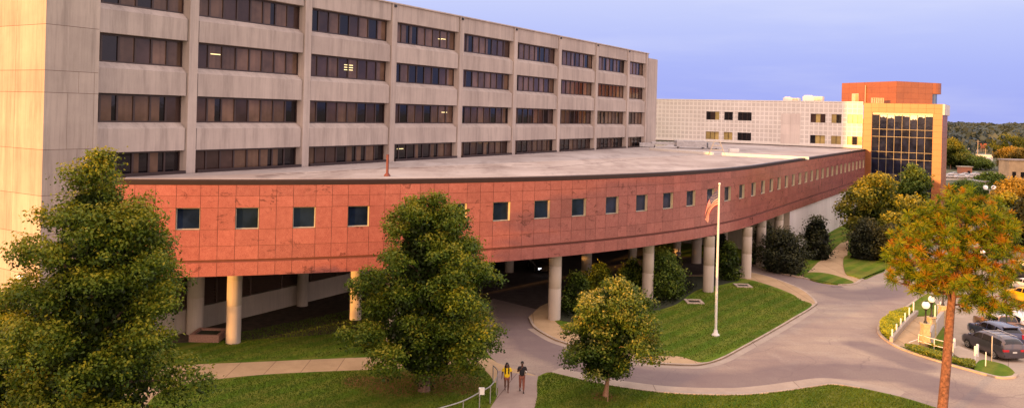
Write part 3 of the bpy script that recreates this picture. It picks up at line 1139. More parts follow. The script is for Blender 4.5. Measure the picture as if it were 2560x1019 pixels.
# flanks, reveals and top
panels(tb, lambda x, z: an(SB, .35 - x, z), 0, 13.3, 0, ZT - 1.9, 1.3, 1.05)
panels(tb, lambda x, z: an(SB + .35, .35 - x, z), 0, 13.3, ZT - 1.9, ZT, 1.3, .95, 2)
tb.box(SB - .02, SB + .34, TD, .34, ZT - 1.9, ZT - .01, 2, .5, tf)
backing(tb, lambda x, z: an(SB - .03, .35 - x, z), 0, 13.3, 0, ZT)
tb.face([an(SA, .35, 8), an(SA, TD, 8), an(SA, TD, ZT), an(SA, .35, ZT)], 0, .5)
tb.face([an(SA, .35, ZT), an(SB + .35, .35, ZT), an(SB + .35, TD, ZT), an(SA, TD, ZT)], 3)
for x in (GA, GB):
    tb.face([an(x, .35, 0), an(x, -.1, 0), an(x, -.1, ZG), an(x, .35, ZG)], 0, .6)
tb.face([an(GA, .35, ZG), an(GB, .35, ZG), an(GB, -.1, ZG), an(GA, -.1, ZG)], 0, .3)
obj('granite_frame', tb, [M_GRAN2, M_JOINT, M_WHITEC, M_ROOF], gt)
zl = [0.2, 1.6, 2.9, 4.2, 5.65, 7.0, 9.74, 11.02, 13.74, 15.06, 17.75]
gl, mu = MB(), MB()
for i in range(8):
    for j in range(len(zl) - 1):
        a, b = GA + (GB - GA) * i / 8, GA + (GB - GA) * (i + 1) / 8
        w_ = pr.uniform(-.012, .012)
        gl.face([an(a, -.05, zl[j]), an(b, -.05 + w_, zl[j]), an(b, -.05 + w_, zl[j + 1]), an(a, -.05, zl[j + 1])], 0, pr.uniform(.2, .8))
gl.face([an(GA, -.05, 17.75), an(GB, -.05, 17.75), an(GB, -.05, ZG), an(GA, -.05, ZG)], 1, .5)
for i in range(9):
    x = GA + (GB - GA) * i / 8
    mu.box(x - .026, x + .026, -.05, .06, 0, 17.75, 0, .5, tf)
for z in zl[1:]:
    mu.box(GA, GB, -.05, .07, z - .03, z + .03, 0, .5, tf)
obj('curtain_wall', gl, [M_GLAZ, M_WHITE], gt)
obj('mullion_grid', mu, M_MULL, gt)
# ragged white roller blinds at the head of the glass
rb = MB()
br_ = random.Random(3)
for i in range(8):
    a, b = GA + (GB - GA) * i / 8 + .06, GA + (GB - GA) * (i + 1) / 8 - .06
    pts = [(a, ZG - .3)]
    for k in range(6):
        pts.append((a + (b - a) * k / 5, 17.75 - [.12, .55, .75, .25, .35, .9, .5, .35][i] * (0.6 + .5 * br_.random())))
    rb.face([an(x, -.03, z) for x, z in pts + [(b, ZG - .3)]], 0)
obj('roller_blind', rb, M_WHITE, gt)

ph = MB()
pz0, pz1 = ZT + .02, 24.0


def corner(u, v, z=24.0):
    a, b = ab(u, v)
    y = F * (H - z) / b
    return (a * y / F, y)


Ypc = 151.0
pC = PT(2242, 203, Ypc)
zt_ = pC[2]
pL = corner(2105, 208, zt_)
pR = corner(2332, 207.5, zt_)
for A_, B_, nn in ((pL, pC, 7), (pC, pR, 5)):
    fn = lambda t, z, A_=A_, B_=B_: (A_[0] + (B_[0] - A_[0]) * t, A_[1] + (B_[1] - A_[1]) * t, z)
    panels(ph, fn, 0, 1, pz0, zt_, 1 / nn, .95, 0, .0012)
    ph.face([(A_[0], A_[1] + .03, pz0), (B_[0], B_[1] + .03, pz0), (B_[0], B_[1] + .03, zt_), (A_[0], A_[1] + .03, zt_)], 1)
bk = [(pR[0] + .5, pR[1] + 9), (pL[0] + 2, pL[1] + 4)]
ring = [(pL[0], pL[1]), (pC[0], pC[1]), (pR[0], pR[1])] + bk
for i in (2, 3, 4):
    a, b = ring[i], ring[(i + 1) % 5]
    ph.face([(a[0], a[1], pz0), (b[0], b[1], pz0), (b[0], b[1], zt_), (a[0], a[1], zt_)], 0)
ph.face([(a[0], a[1], zt_) for a in ring], 2)
pho = obj('penthouse', ph, [M_GRAN2, M_JOINT, M_ROOF], gt)
# rounded corner drum on a blue glass drum
dm = MB()
dx, dy = pR[0] + .1, pR[1] + 2.6
dm.lathe((dx, dy, 0), [(2.0, zt_ - 2.05), (2.55, zt_ - 2.05), (2.55, zt_ - 1.05), (2.53, zt_ - 1.04), (2.53, zt_ - 1.02), (2.55, zt_ - 1.0), (2.55, zt_), (.01, zt_)], 28, 0, .5, False)
obj('corner_drum', dm, M_GRAN2, pho)
dg = MB()
dg.lathe((dx, dy, 0), [(1.9, pz0), (1.9, zt_ - 2.04)], 20)
obj('drum_glass', dg, M_BLUEGL, pho)
dd = MB()
tA, tB = .20, .33
fnp = lambda t, z, o: (pL[0] + (pC[0] - pL[0]) * t - o * .95, pL[1] + (pC[1] - pL[1]) * t - o * .3, z)
dd.face([fnp(tA, pz0, .02), fnp(tB, pz0, .02), fnp(tB, pz0 + 2.05, .02), fnp(tA, pz0 + 2.05, .02)], 0)
dd.face([fnp(tA + .07, pz0, .04), fnp(tB - .01, pz0, .04), fnp(tB - .01, pz0 + 1.9, .04), fnp(tA + .07, pz0 + 1.9, .04)], 1)
obj('penthouse_door', dd, [M_REVEAL, M_YPANE], pho)
px_, py_, _ = fnp(.465, 0, .15)
pp = MB()
pp.tube([(px_, py_, pz0), (px_, py_, zt_ - .6)], .12, 8)
obj('drain_pipe', pp, M_MULL, pho)
ac = MB()
ax, ay, _ = PT(2196, 250, pC[1] - 1.5)
ac.box(ax - 1.0, ax + 1.0, ay, ay + .8, ZT + .03, ZT + 1.0, 0)
for k in range(5):
    ac.box(ax - .95 + k * .4, ax - .90 + k * .4 + .03, ay - .02, ay, ZT + .1, ZT + .95, 1)
obj('condenser', ac, [M_STONE, M_FRAME], gt)
# ================================================================== GROUND
XB = [(33.6, 53.4), (31.3, 54.9), (32.4, 59.2), (35.8, 67.5), (37.9, 71.8), (41, 80), (53, 110), (80, 150)]


def ss01(t):
    t = min(1, max(0, t))
    return t * t * (3 - 2 * t)


LOT_D = 1.5


def lotz(x, y):
    return -LOT_D * ss01((y - 54.5) / 8.0)


te = MB()
sheet(te, [(-5000, -3000), (7000, -3000), (7000, 9000), (-5000, 9000)], -1.75)
struct('terrain', te, M_TERR)
si = MB()
sheet(si, [(-140, -40), (130, -40), (130, 53.4)] + XB + [(80, 230), (-140, 230)], 0.0, 0, 2.2)
struct('lawn', si, M_GRASS)
lo = MB()
ys = [53.4 + k * 1.2 for k in range(9)] + [66 + k * 6 for k in range(15)]


def xb(y):
    for (x0, y0), (x1, y1) in zip(XB, XB[1:]):
        if y0 != y1 and min(y0, y1) <= y <= max(y0, y1) and y1 > y0:
            return x0 + (x1 - x0) * (y - y0) / (y1 - y0)
    return XB[0][0] if y < 54.9 else XB[-1][0]


rows = []
for y in ys:
    x0 = xb(y)
    rows.append([(x0 + (125 - x0) * j / 10, y, lotz(x0, y) + .004) for j in range(11)])
lo.grid(rows, 0, .5, True)
struct('parking_lot', lo, M_LOT)

# ------------------------------------------------------------------ pavements (drawn from survey points)
def gl_(pts, n=5, closed=False):
    return smooth_line([G(u, v) for u, v in pts], n, closed)


low_edge = [(1345, 940), (1378, 929), (1450, 946), (1530, 962), (1620, 975), (1700, 982), (1790, 985), (1870, 984), (1950, 976), (2020, 966), (2080, 959), (2150, 968), (2250, 990), (2345, 1019), (2470, 1062), (2600, 1130)]
kerb_r = [(2545, 938), (2535, 945), (2495, 945), (2420, 926), (2335, 901), (2260, 876), (2218, 855), (2194, 832), (2200, 808), (2240, 786), (2262, 769), (2290, 748)]
kerb_bed = [(2215, 676), (2160, 698), (2135, 711), (2085, 711), (2010, 696), (1920, 676), (1880, 662)]
drive_l = [(1195, 690), (1185, 740), (1190, 800), (1205, 850), (1222, 885), (1243, 906)]
isl = [(1321, 795), (1335, 820), (1380, 847), (1415, 860), (1500, 888), (1580, 903), (1650, 911), (1720, 914), (1757, 912), (1805, 898), (1860, 869), (1920, 836), (1980, 801), (2035, 767), (2041, 754), (2010, 727), (1965, 707), (1920, 692), (1875, 681)]
kerb_b = gl_(kerb_bed)
e_low, e_r, e_dl = gl_(low_edge), gl_(kerb_r), gl_(drive_l)
road_poly = e_low + [(60, 30), (60, 53.38), (33.7, 53.38)] + e_r + [(38, 76), (40.5, 79), (43, 85), (45, 95), (42, 100)] + kerb_b + \
    [G(1800, 655), G(1700, 645), (18, 100), (2, 100), (-4, 92)] + e_dl
rd = MB()
sheet(rd, road_poly, 0.004)
rd_o = struct('road', rd, M_ROAD)
import bmesh
bm = bmesh.new()
bm.from_mesh(rd_o.data)
bmesh.ops.remove_doubles(bm, verts=bm.verts, dist=1e-4)
for _ in range(8):
    le = [e for e in bm.edges if e.calc_length() > 1.3]
    if not le:
        break
    bmesh.ops.subdivide_edges(bm, edges=le, cuts=1)
    bmesh.ops.triangulate(bm, faces=[f for f in bm.faces if len(f.verts) > 3])
bm.to_mesh(rd_o.data)
bm.free()
LANES = [([G(u, v) for u, v in [(1275, 700), (1282, 760), (1300, 820), (1355, 872), (1450, 910), (1600, 942), (1750, 955), (1900, 950), (2000, 932), (2120, 925), (2260, 938), (2420, 985)]], 1.9),
         ([G(u, v) for u, v in [(1950, 690), (2040, 715), (2120, 740), (2200, 735), (2260, 720)]], 2.2), ([G(u, v) for u, v in [(2150, 860), (2210, 880), (2300, 915)]], 1.2)]


def dseg(p, a, b):
    a, b, p = Vector(a), Vector(b), Vector(p)
    t = max(0, min(1, (p - a).dot(b - a) / (b - a).length_squared))
    return (p - a - (b - a) * t).length


wa = rd_o.data.attributes.new('wear', 'FLOAT', 'POINT')
wv_ = []
for v_ in rd_o.data.vertices:
    p_ = (v_.co.x, v_.co.y)
    w_ = 0
    for ln, hw in LANES:
        d_ = min(dseg(p_, a, b) for a, b in zip(ln, ln[1:]))
        w_ = max(w_, 1 - ss01(d_ / (hw * 1.5)))
    wv_.append(w_)
wa.data.foreach_set('value', wv_)
# dark sheets painting the shade below the wing onto drive and ground
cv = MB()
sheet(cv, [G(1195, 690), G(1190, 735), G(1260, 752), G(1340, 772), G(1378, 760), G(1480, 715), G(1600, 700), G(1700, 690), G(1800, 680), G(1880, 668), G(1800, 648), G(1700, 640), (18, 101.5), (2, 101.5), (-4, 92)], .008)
struct('drive_shade', cv, M_COVER)
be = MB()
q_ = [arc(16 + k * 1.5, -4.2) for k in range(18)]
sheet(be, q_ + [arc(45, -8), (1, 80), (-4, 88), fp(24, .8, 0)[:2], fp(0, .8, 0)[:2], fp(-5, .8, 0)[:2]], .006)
struct('ground_shade', be, M_GSHADE)
# sidewalks
path_l = [(1245, 925), (1243, 950), (1244, 985), (1226, 1019), (1195, 1062)]
path_r = [(1250, 1120), (1318, 1060), (1336, 1019), (1343, 985), (1342, 960), (1345, 940)]
up = gl_([(380, 935), (420, 918), (475, 911), (640, 904), (800, 897), (940, 892), (1060, 893), (1150, 895), (1215, 893), (1243, 906)])
dn = gl_([(1236, 955), (1222, 934), (1195, 913), (1150, 910), (1115, 910), (1000, 920), (800, 928), (640, 937), (505, 952), (430, 968), (385, 990), (340, 1040), (250, 1090)])
sw = MB()
sheet(sw, up + [G(1345, 940)] + gl_(path_r)[::-1] + gl_(path_l)[::-1][:-6] + dn + [G(-300, 1150), G(-300, 1060), G(150, 1010), G(300, 965)], 0.012)
struct('sidewalk', sw, M_WALK)
sw = MB()
sheet(sw, [G(1246, 926)] + [G(1345, 940)] + gl_(path_r)[::-1] + gl_(path_l)[::-1], 0.018)
struct('footpath', sw, M_PINKW)
sw = MB()
strip(sw, gl_(low_edge[1:13]), 0.0, 1.15, .004, .005)
struct('gutter', sw, M_GUTTER)
sw = MB()
strip(sw, gl_(isl[1:14]), -.55, 0.0, .004, .005)
struct('gutter', sw, M_GUTTER)
# island: pavement slab with lawn on it
isl_g = gl_(isl)
i_in = [G(1375, 772), G(1345, 774)]
isl_poly = isl_g + [G(1800, 690), G(1700, 690), G(1600, 700), G(1480, 715), G(1400, 745), G(1350, 768)]
sl = MB()
sheet(sl, isl_poly, 0.10, 0, 0.1)
struct('island_pavement', sl, M_WALK)
il = [(1386, 800), (1400, 812), (1440, 832), (1500, 855), (1560, 873), (1640, 888), (1700, 890), (1757, 905), (1805, 891), (1860, 862), (1920, 829), (1980, 794), (2030, 762), (2000, 749), (1985, 737), (1950, 722), (1915, 710), (1880, 700), (1850, 695)]
sl = MB()
sheet(sl, smooth_line([G(u, v, .1) for u, v in il], 5) + [G(1790, 698, .1), G(1700, 698, .1), G(1600, 708, .1), G(1490, 722, .1), G(1420, 750, .1), G(1390, 780, .1)], 0.118, 0, .02)
struct('island_lawn', sl, M_GRASS)
bd = MB()
sheet(bd, smooth_line([G(u, v, .12) for u, v in [(1400, 800), (1440, 805), (1520, 800), (1590, 780), (1640, 775), (1690, 760), (1725, 735), (1750, 722), (1800, 712), (1850, 700)]], 4) + [G(1790, 690, .12), G(1700, 690, .12), G(1600, 700, .12), G(1490, 715, .12), G(1400, 750, .12)], 0.135, 0, .02)
struct('planting_bed', bd, M_BED)
# lawn strips by the far bushes
for nm, pts in (('verge', [(2008, 688), (2025, 680), (2070, 683), (2118, 697), (2134, 705), (2120, 709), (2085, 709), (2040, 702)]),
                ('verge', [(2112, 640), (2113, 680), (2135, 690), (2160, 696), (2190, 684), (2214, 674), (2230, 655), (2160, 640)])):
    m_ = MB()
    sheet(m_, smooth_line([G(u, v, .1) for u, v in pts], 4, True), 0.11, 0, .1)
    struct('lawn_verge', m_, M_GRASS)
wk = MB()
sheet(wk, [G(u, v, .03) for u, v in [(1990, 692), (2020, 680), (2045, 655), (2070, 640), (2085, 622), (2100, 608), (2122, 600), (2118, 640), (2113, 680), (2135, 692), (2160, 698), (2135, 708)]], 0.03, 0, .03)
struct('footpath', wk, M_WALK)
s3 = MB()
sheet(s3, smooth_line([G(u, v, .1) for u, v in [(2262, 768), (2290, 748), (2325, 750), (2342, 766), (2340, 784), (2300, 788), (2272, 786)]], 4, True), 0.11, 0, .1)
struct('lawn_verge', s3, M_GRASS)
s4 = MB()
sheet(s4, smooth_line([G(u, v, .1) for u, v in [(2436, 922), (2452, 899), (2480, 902), (2515, 912), (2537, 930), (2532, 940), (2495, 941)]], 4, True), 0.11, 0, .1)
struct('lawn_verge', s4, M_GRASS)


def kerb(line, w0, w1, h=0.13):
    k = MB()
    strip(k, line, w0, w1, -0.02, h + 0.02)
    struct('kerb', k, M_KERB)


kerb(e_r, 0.0, -0.22, .12)
kerb(kerb_b, -0.2, 0.02, .11)
kerb(isl_g, 0.0, 0.2, .11)
kerb(gl_(low_edge[2:12]), 0.0, -0.14, .05)

# drain covers set in the island lawn
for lab, (u, v) in (('flat concrete drain inlet in the lawn nearest the dark planting bed', (1735, 754)), ('flat concrete drain inlet in the lawn beside the right front column', (1857, 714))):
    x, y = G(u, v, .12)
    t = thing('drain_inlet', lab, 'drain', (x, y, .12), 'drain inlets in the island lawn')
    f_ = MB()
    for a, b, c_, d_ in ((-.75, .75, -.5, -.28), (-.75, .75, .28, .5), (-.75, -.5, -.28, .28), (.5, .75, -.28, .28)):
        f_.box(x + a, x + b, y + c_ * 1.6, y + d_ * 1.6, .10, .20)
    obj('drain_frame', f_, M_KERB, t)
    f_ = MB()
    f_.box(x - .5, x + .5, y - .45, y + .45, .10, .15)
    obj('drain_grate', f_, M_BLACK, t)

x, y = G(2092, 716)
dg_ = MB()
dg_.box(x - .55, x + .55, y - .25, y + .25, 0.0, .02)
tag(obj('storm_drain', dg_, M_SEAM, None, (x, y, 0)), 'dark storm drain grate in the road against the far kerb', 'drain')

# brick planter box at the shaded column
u, v = 508, 855
x, y = G(u, v)
pb_ = thing('brick_planter', 'low brick planter box around the foot of the shaded column', 'planter', (x, y, 0))
b_ = MB()
for a, b, c_, d_ in ((-1.0, 1.05, 0, .22), (-1.0, 1.05, 1.7, 1.92), (-1.0, -.78, .22, 1.7), (.83, 1.05, .22, 1.7)):
    b_.box(x + a, x + b, y + c_, y + d_, 0, .5)
obj('brick_wall', b_, M_BRICK, pb_)
b_ = MB()
b_.box(x - .78, x + .83, y + .22, y + 1.7, 0, .36)
obj('soil', b_, M_BED, pb_)

# ================================================================== FLAGPOLE
x, y = G(1789, 838, .12)
fpz = PT(1797, 462, y)[2]
fpole = thing('flagpole', 'tall white flagpole standing on the island lawn', 'flagpole', (x, y, .12))
p_ = MB()
p_.lathe((x, y, 0), [(.095, .12), (.09, 3), (.075, 7), (.05, fpz)], 14)
obj('pole', p_, M_WHITE, fpole)
p_ = MB()
p_.lathe((x, y, .12), [(.02, -.02), (.30, -.02), (.28, .10), (.16, .20), (.13, .42), (.10, .46)], 16)
obj('base_collar', p_, M_WHITE, fpole)
p_ = MB()
p_.ball((x, y, fpz + .07), .10, 12)
obj('finial_ball', p_, M_WHITE, fpole)
p_ = MB()
p_.tube([(x - .11, y - .04, 1.5), (x - .085, y - .04, fpz - .1)], .008, 5)
obj('halyard', p_, M_WHITE, fpole)
M_FR = plain('flag_red', (0.30, 0.004, 0.012), 0.7, var=.1)
M_FW = plain('flag_white', (0.44, 0.43, 0.44), 0.7, var=.05)
M_FB = plain('flag_blue', (0.018, 0.018, 0.11), 0.7, var=.1)
HO, FLY = 1.2, 2.1
zt = fpz - .33


def flagpt(s, t):
    """s along the fly, t down the hoist (0 top); the fly droops and gathers into folds"""
    L = s * FLY
    ang = radians(38 + 42 * min(1, s * 1.3))
    # integrate the drooping centre line
    cx = cz = 0.0
    n = 12
    for k in range(n):
        a = radians(28 + 50 * min(1.0, (k + .5) / n * s * 1.5))
        cx += L / n * cos(a)
        cz += L / n * sin(a)
    a = radians(28 + 50 * min(1.0, s * 1.5))
    gather = 1.0 - 0.55 * s ** .8
    w_ = (t - .5) * HO * gather
    px = cx + (-sin(a) * 0 - .55 * s * w_)
    pz = -cz - w_ * (1 - .25 * s) - HO / 2
    py = .16 * sin(t * 7 + s * 5) * s + .09 * sin(s * 9 + t * 2) * s
    return (x - .08 - px * .80, y + px * .45 + py, zt + pz)


fl_ = MB()
nx, ny = 30, 26
for j in range(ny):
    for i in range(nx):
        s0_, s1_, t0_, t1_ = i / nx, (i + 1) / nx, j / ny, (j + 1) / ny
        st = j // 2
        mi = 2 if (i < nx * .4 and st < 7) else (0 if st % 2 == 0 else 1)
        fl_.face([flagpt(s0_, t0_), flagpt(s1_, t0_), flagpt(s1_, t1_), flagpt(s0_, t1_)], mi, .5, None, True)
st = MB()
for r in range(9):
    for c_ in range(6 if r % 2 == 0 else 5):
        s_ = (.4 / 12) * (2 * c_ + 1 + (r % 2))
        t_ = (7 / 13 / 10) * (r + 1)
        o_ = Vector(flagpt(s_, t_))
        ea, eb = Vector(flagpt(s_ + .01, t_)) - o_, Vector(flagpt(s_, t_ + .01)) - o_
        nn = ea.cross(eb).normalized()
        ea.normalize()
        eb = nn.cross(ea)
        for sg in (1, -1):
            st.face([o_ + nn * .006 * sg + ea * (.027 * (1 if k % 2 == 0 else .4) * sin(k * pi / 5)) - eb * (.027 * (1 if k % 2 == 0 else .4) * cos(k * pi / 5)) for k in range(10)], 0)
flag = obj('flag', fl_, [M_FR, M_FW, M_FB], None, (x, y, zt), True)
tag(flag, 'drooping red white and blue striped flag with stars hanging from the white pole', 'flag')
flag['_o'] = (x, y, zt)
obj('flag_stars', st, M_FW, flag)

# ================================================================== RAILING BY THE SIDEWALK
rl_pts = [(1232, 955), (1243, 968), (1241, 986), (1225, 1009), (1198, 1026), (1157, 1049), (1100, 1068), (1020, 1090)]
rg = [G(u, v) for u, v in rl_pts]
rail = thing('metal_railing', 'curved grey pipe railing with slim posts along the edge of the sidewalk', 'railing', (*rg[3], 0))
top = [(px, py, 1.02) for px, py in smooth_line(rg, 6)]
m_ = MB()
m_.tube(top, .035, 8)
obj('top_rail', m_, M_GALV, rail)
m_ = MB()
m_.tube([(rg[0][0], rg[0][1], 0), (rg[0][0], rg[0][1], 1.0)], .03, 8)
for px, py in rg[:0]:
    pass
obj('post', m_, M_GALV, rail)
for px, py in rg[1:]:
    m_ = MB()
    m_.tube([(px, py, -.02), (px, py, 1.0)], .03, 8)
    obj('post', m_, M_GALV, rail)
px, py = rg[4]
m_ = MB()
m_.box(px - .05, px + .26, py - .10, py + .05, .92, 1.28)
obj('white_box', m_, M_WHITE, rail)
m_ = MB()
m_.tube([(px - .02, py - .11, 0.85), (px - .02, py - .11, 1.22)], .035, 8)
obj('box_bracket', m_, M_GALV, rail)

# ================================================================== LAMPS


def globe_lamp(label, x, y, z0, zg, rg_, stone=0.0, group=None, name='globe_lamp'):
    t = thing(name, label, 'street lamp', (x, y, z0), group)
    if stone:
        m = MB()
        k = 0
        z = z0 - .05
        while z < z0 + stone - .01:
            h = min(.32, z0 + stone - z)
            w_ = .27 - .05 * (z - z0) / stone + (.02 if k % 2 else 0)
            m.box(x - w_, x + w_, y - w_, y + w_, z, z + h - .012, 0)
            m.box(x - w_ + .02, x + w_ - .02, y - w_ + .02, y + w_ - .02, z + h - .012, z + h, 0)
            z += h
            k += 1
        m.box(x - .29, x + .29, y - .29, y + .29, z0 + stone + .001, z0 + stone + .1, 0)
        obj('stone_pedestal', m, M_STONE, t)
        z0 = z0 + stone + .1
    m = MB()
    m.lathe((x, y, z0), [(.13, 0), (.13, .08), (.07, .16), (.06, .5), (.05, zg - z0 - rg_ - .14), (.09, zg - z0 - rg_ - .10), (.12, zg - z0 - rg_ * .9)], 12)
    obj('pole', m, M_BLACK, t)
    m = MB()
    m.ball((x, y, zg), rg_, 18)
    obj('globe', m, M_GLOBE, t)
    m = MB()
    m.lathe((x, y, zg), [(rg_ * .45, rg_ * .91), (rg_ * .3, rg_ * 1.03), (.03, rg_ * 1.10), (.01, rg_ * 1.3)], 12)
    obj('globe_cap', m, M_BLACK, t)
    return t


def lamp_at(label, ub, vb, ug, vg, rpx, stone, z0=0.0, group=None):
    x, y = G(ub, vb, z0)
    zg = PT(ug, vg, y)[2]
    return globe_lamp(label, x, y, z0, zg, rpx * y / F, stone, group)


GRP = 'globe lamps along the ramp'
lamp_at('globe lamp on a stone pedestal nearest the front railing of the ramp', 2312, 870, 2315, 762, 9.5, 1.75, 0, GRP)
lamp_at('globe lamp on a stone pedestal second along the ramp wall behind the front one', 2327, 845, 2330, 747, 8.5, 1.55, 0, GRP)
lamp_at('globe lamp on a stone pedestal farthest up the ramp wall beside the pine trunk', 2356, 810, 2357, 719, 8, 1.45, 0, GRP)
x, y, _ = PT(52, 760, 47.5)
zg = PT(52, 697, 47.5)[2]
globe_lamp('globe lamp on a dark post before the sunlit concrete tower at the left edge', x, y, 0, zg, .27)
# farther lamps among the pine branches and the lot
for lab, (u, v, y, r) in (('distant globe lamp standing highest behind the pine crown', (2531, 565, 92, .25)), ('distant globe lamp just below the highest one behind the pine', (2518, 585, 86, .25)),
                          ('distant globe lamp low in the gap of the pine crown near its middle', (2457, 630, 80, .22)), ('distant globe lamp half hidden by pine branches right of the middle', (2484, 613, 83, .22))):
    x, yy, z = PT(u, v, y)
    globe_lamp(lab, x, yy, -LOT_D, z, r, 0, 'lamps in the parking lot')
x, yy, z = PT(2474, 470, 150)
t = thing('twin_lamp', 'tall lamp with two white globes on a cross arm above the street', 'street lamp', (x, yy, -1.7))
m = MB()
m.tube([(x, yy, -1.7), (x, yy, z - .2)], .09, 8)
m.tube([(x - .75, yy, z - .3), (x + .75, yy, z - .3)], .06, 6)
obj('pole', m, M_GALV, t)
for dx in (-.75, .75):
    m = MB()
    m.ball((x + dx, yy, z + .1), .42, 14)
    obj('globe', m, M_GLOBE, t)

# ================================================================== RAMP, PLANTER AND POSTS
rw = [G(2228, 858), G(2252, 828), G(2272, 806), G(2292, 788)]
m = MB()
sheet(m, [G(2228, 858, .03), G(2292, 786, .03), G(2340, 790, .03), G(2356, 812, .03), G(2330, 850, .03), G(2318, 872, .03), G(2300, 876, .03)], .035, 0, .03)
struct('ramp', m, M_WALK)
m = MB()
strip(m, rw, -.12, .12, 0, .45)
lw = obj('low_wall', m, M_WALLC, None, (*rw[0], 0))
tag(lw, 'low concrete kerb wall between the clipped hedge and the ramp', 'wall')
rwall = [G(2322, 868), G(2330, 848), G(2357, 808), G(2368, 795)]
m = MB()
strip(m, rwall, -.15, .1, -1.6, 2.75)
lw = obj('retaining_wall', m, M_WALLC, None, (*rwall[0], 0))
tag(lw, 'taller grey concrete wall behind the stone lamp pedestals beside the parking lot', 'wall')
m = MB()
sheet(m, [G(u, v, .1) for u, v in [(2385, 884), (2434, 914), (2450, 897), (2440, 880), (2395, 862), (2380, 870)]], .10, 0, .12)
struct('footpath', m, M_LOT)


def white_post(label, u, v, h, r=.06, z=0.0, mat=None, grp=None, cat='post'):
    x, y = G(u, v, z)
    m = MB()
    m.lathe((x, y, z), [(r, -.02), (r, h - .04), (r * .7, h), (.005, h + .005)], 10)
    o = obj('post', m, mat or M_WHITE, None, (x, y, z))
    return tag(o, label, cat, grp)


GRP = 'white posts along the ramp kerb wall'
for k in range(6):
    t_ = k / 5
    u, v = 2230 + (2283 - 2230) * t_, 854 + (793 - 854) * t_
    lab = ['lowest white post at the front end of the ramp kerb wall', 'second white post from the front end of the ramp kerb wall', 'third white post from the front end of the ramp kerb wall',
           'fourth white post from the front, midway up the ramp kerb wall', 'fifth white post from the front of the ramp kerb wall', 'tallest white post at the far end of the ramp kerb wall'][k]
    white_post(lab, u, v, .95 + .35 * t_, .06, 0, None, GRP)
GRP = 'white posts at the parking lot entrance'
white_post('white post at the right end of the pipe handrail by the pine trunk', 2385, 872, .8, .09, 0, None, GRP)
white_post('left one of two close white posts at the corner of the lot footpath', 2437, 902, 1.05, .07, 0, None, GRP)
white_post('right one of two close white posts at the corner of the lot footpath', 2443, 893, .95, .09, 0, None, GRP)
white_post('thin leaning pale stake in the small lawn tip beside the dark minivan', 2464, 914, .95, .035, .1, None, None, 'stake')
white_post('slim grey sign post before the rear wheel of the dark minivan', 2479, 902, 1.75, .04, .1, M_GALV, None, 'sign post')
# handrail at the front of the ramp
hr = [G(2272, 874), G(2296, 868), G(2335, 880), G(2382, 892)]
t = thing('handrail', 'low white two bar pipe handrail at the front of the ramp', 'railing', (*hr[1], 0))
for zz in (.95, .5):
    m = MB()
    m.tube([(px, py, zz) for px, py in hr[1:]], .03, 6)
    obj('rail', m, M_WHITE, t)
for px, py in hr[1:]:
    m = MB()
    m.tube([(px, py, 0), (px, py, 1.0)], .035, 6)
    obj('post', m, M_WHITE, t)
m = MB()
m.tube([(hr[0][0], hr[0][1], .55), (hr[1][0], hr[1][1], .62)], .03, 6)
obj('rail', m, M_WHITE, t)
# far posts behind the ramp
for k, (u, v) in enumerate(((2337, 796), (2344, 792), (2350, 786))):
    white_post(['left', 'middle', 'right'][k] + ' one of three pale posts at the top of the ramp near the pine trunk', u, v + 12, 1.5, .06, 0, None, 'posts at the top of the ramp')
# ================================================================== FOLIAGE


def quads_obj(name, V, tones, mat, parent=None, origin=(0, 0, 0)):
    """V: (n, 4, 3) leaf quads"""
    n = len(V)
    me = bpy.data.meshes.new(name)
    if parent is not None and parent.get('_o') is not None:
        origin = tuple(parent['_o'])
    co = (V.reshape(-1, 3) - np.array(origin)).astype(np.float32)
    me.vertices.add(4 * n)
    me.vertices.foreach_set('co', co.ravel())
    me.loops.add(4 * n)
    me.loops.foreach_set('vertex_index', np.arange(4 * n, dtype=np.int32))
    me.polygons.add(n)
    me.polygons.foreach_set('loop_start', np.arange(0, 4 * n, 4, dtype=np.int32))
    me.update(calc_edges=True)
    a = me.attributes.new('tone', 'FLOAT', 'FACE')
    a.data.foreach_set('value', np.clip(tones, 0, 1).astype(np.float32))
    me.materials.append(mat)
    o = bpy.data.objects.new(name, me)
    COL.objects.link(o)
    o['_o'] = origin
    if parent is not None:
        o.parent = parent
    else:
        o.location = origin
    return o


def unit(a):
    return a / np.maximum(np.linalg.norm(a, axis=1, keepdims=True), 1e-6)


def leaf_quads(c, nrm, size, rng, asp=0.55):
    n = len(c)
    r = unit(rng.normal(size=(n, 3)))
    t = unit(np.cross(nrm, r))
    b = np.cross(nrm, t)
    s = size[:, None]
    V = np.empty((n, 4, 3))
    V[:, 0] = c + t * s
    V[:, 1] = c + b * s * asp + nrm * s * .12
    V[:, 2] = c - t * s
    V[:, 3] = c - b * s * asp + nrm * s * .12
    return V


def clumps(centers, rads, per, leaf, rng, flat=0.75, up=0.5, base_tone=None, tone_span=0.35):
    """leaves on the skin of each clump, a few inside; lighter on the upper outer side"""
    Vs, Ts = [], []
    for i, (c, r) in enumerate(zip(centers, rads)):
        n = max(6, int(per * r * r))
        d = unit(rng.normal(size=(n, 3)) + np.array([0, 0, up]))
        rr = r * (0.45 + 0.6 * rng.random(n) ** .5) * (1 + .25 * rng.normal(size=n))
        p = np.array(c) + d * rr[:, None] * np.array([1, 1, flat])
        nr = unit(d * .7 + rng.normal(size=(n, 3)) * .6 + np.array([0, 0, .5]))
        sz = leaf * rng.uniform(.6, 1.3, n)
        Vs.append(leaf_quads(p, nr, sz, rng))
        t0 = base_tone[i] if base_tone is not None else 0.45
        tt = t0 + tone_span * d[:, 2] * (rr / r) + rng.normal(size=n) * .13  # shade painted into the tone: undersides darker, tops lighter
        Ts.append(tt)
    return np.concatenate(Vs), np.concatenate(Ts)


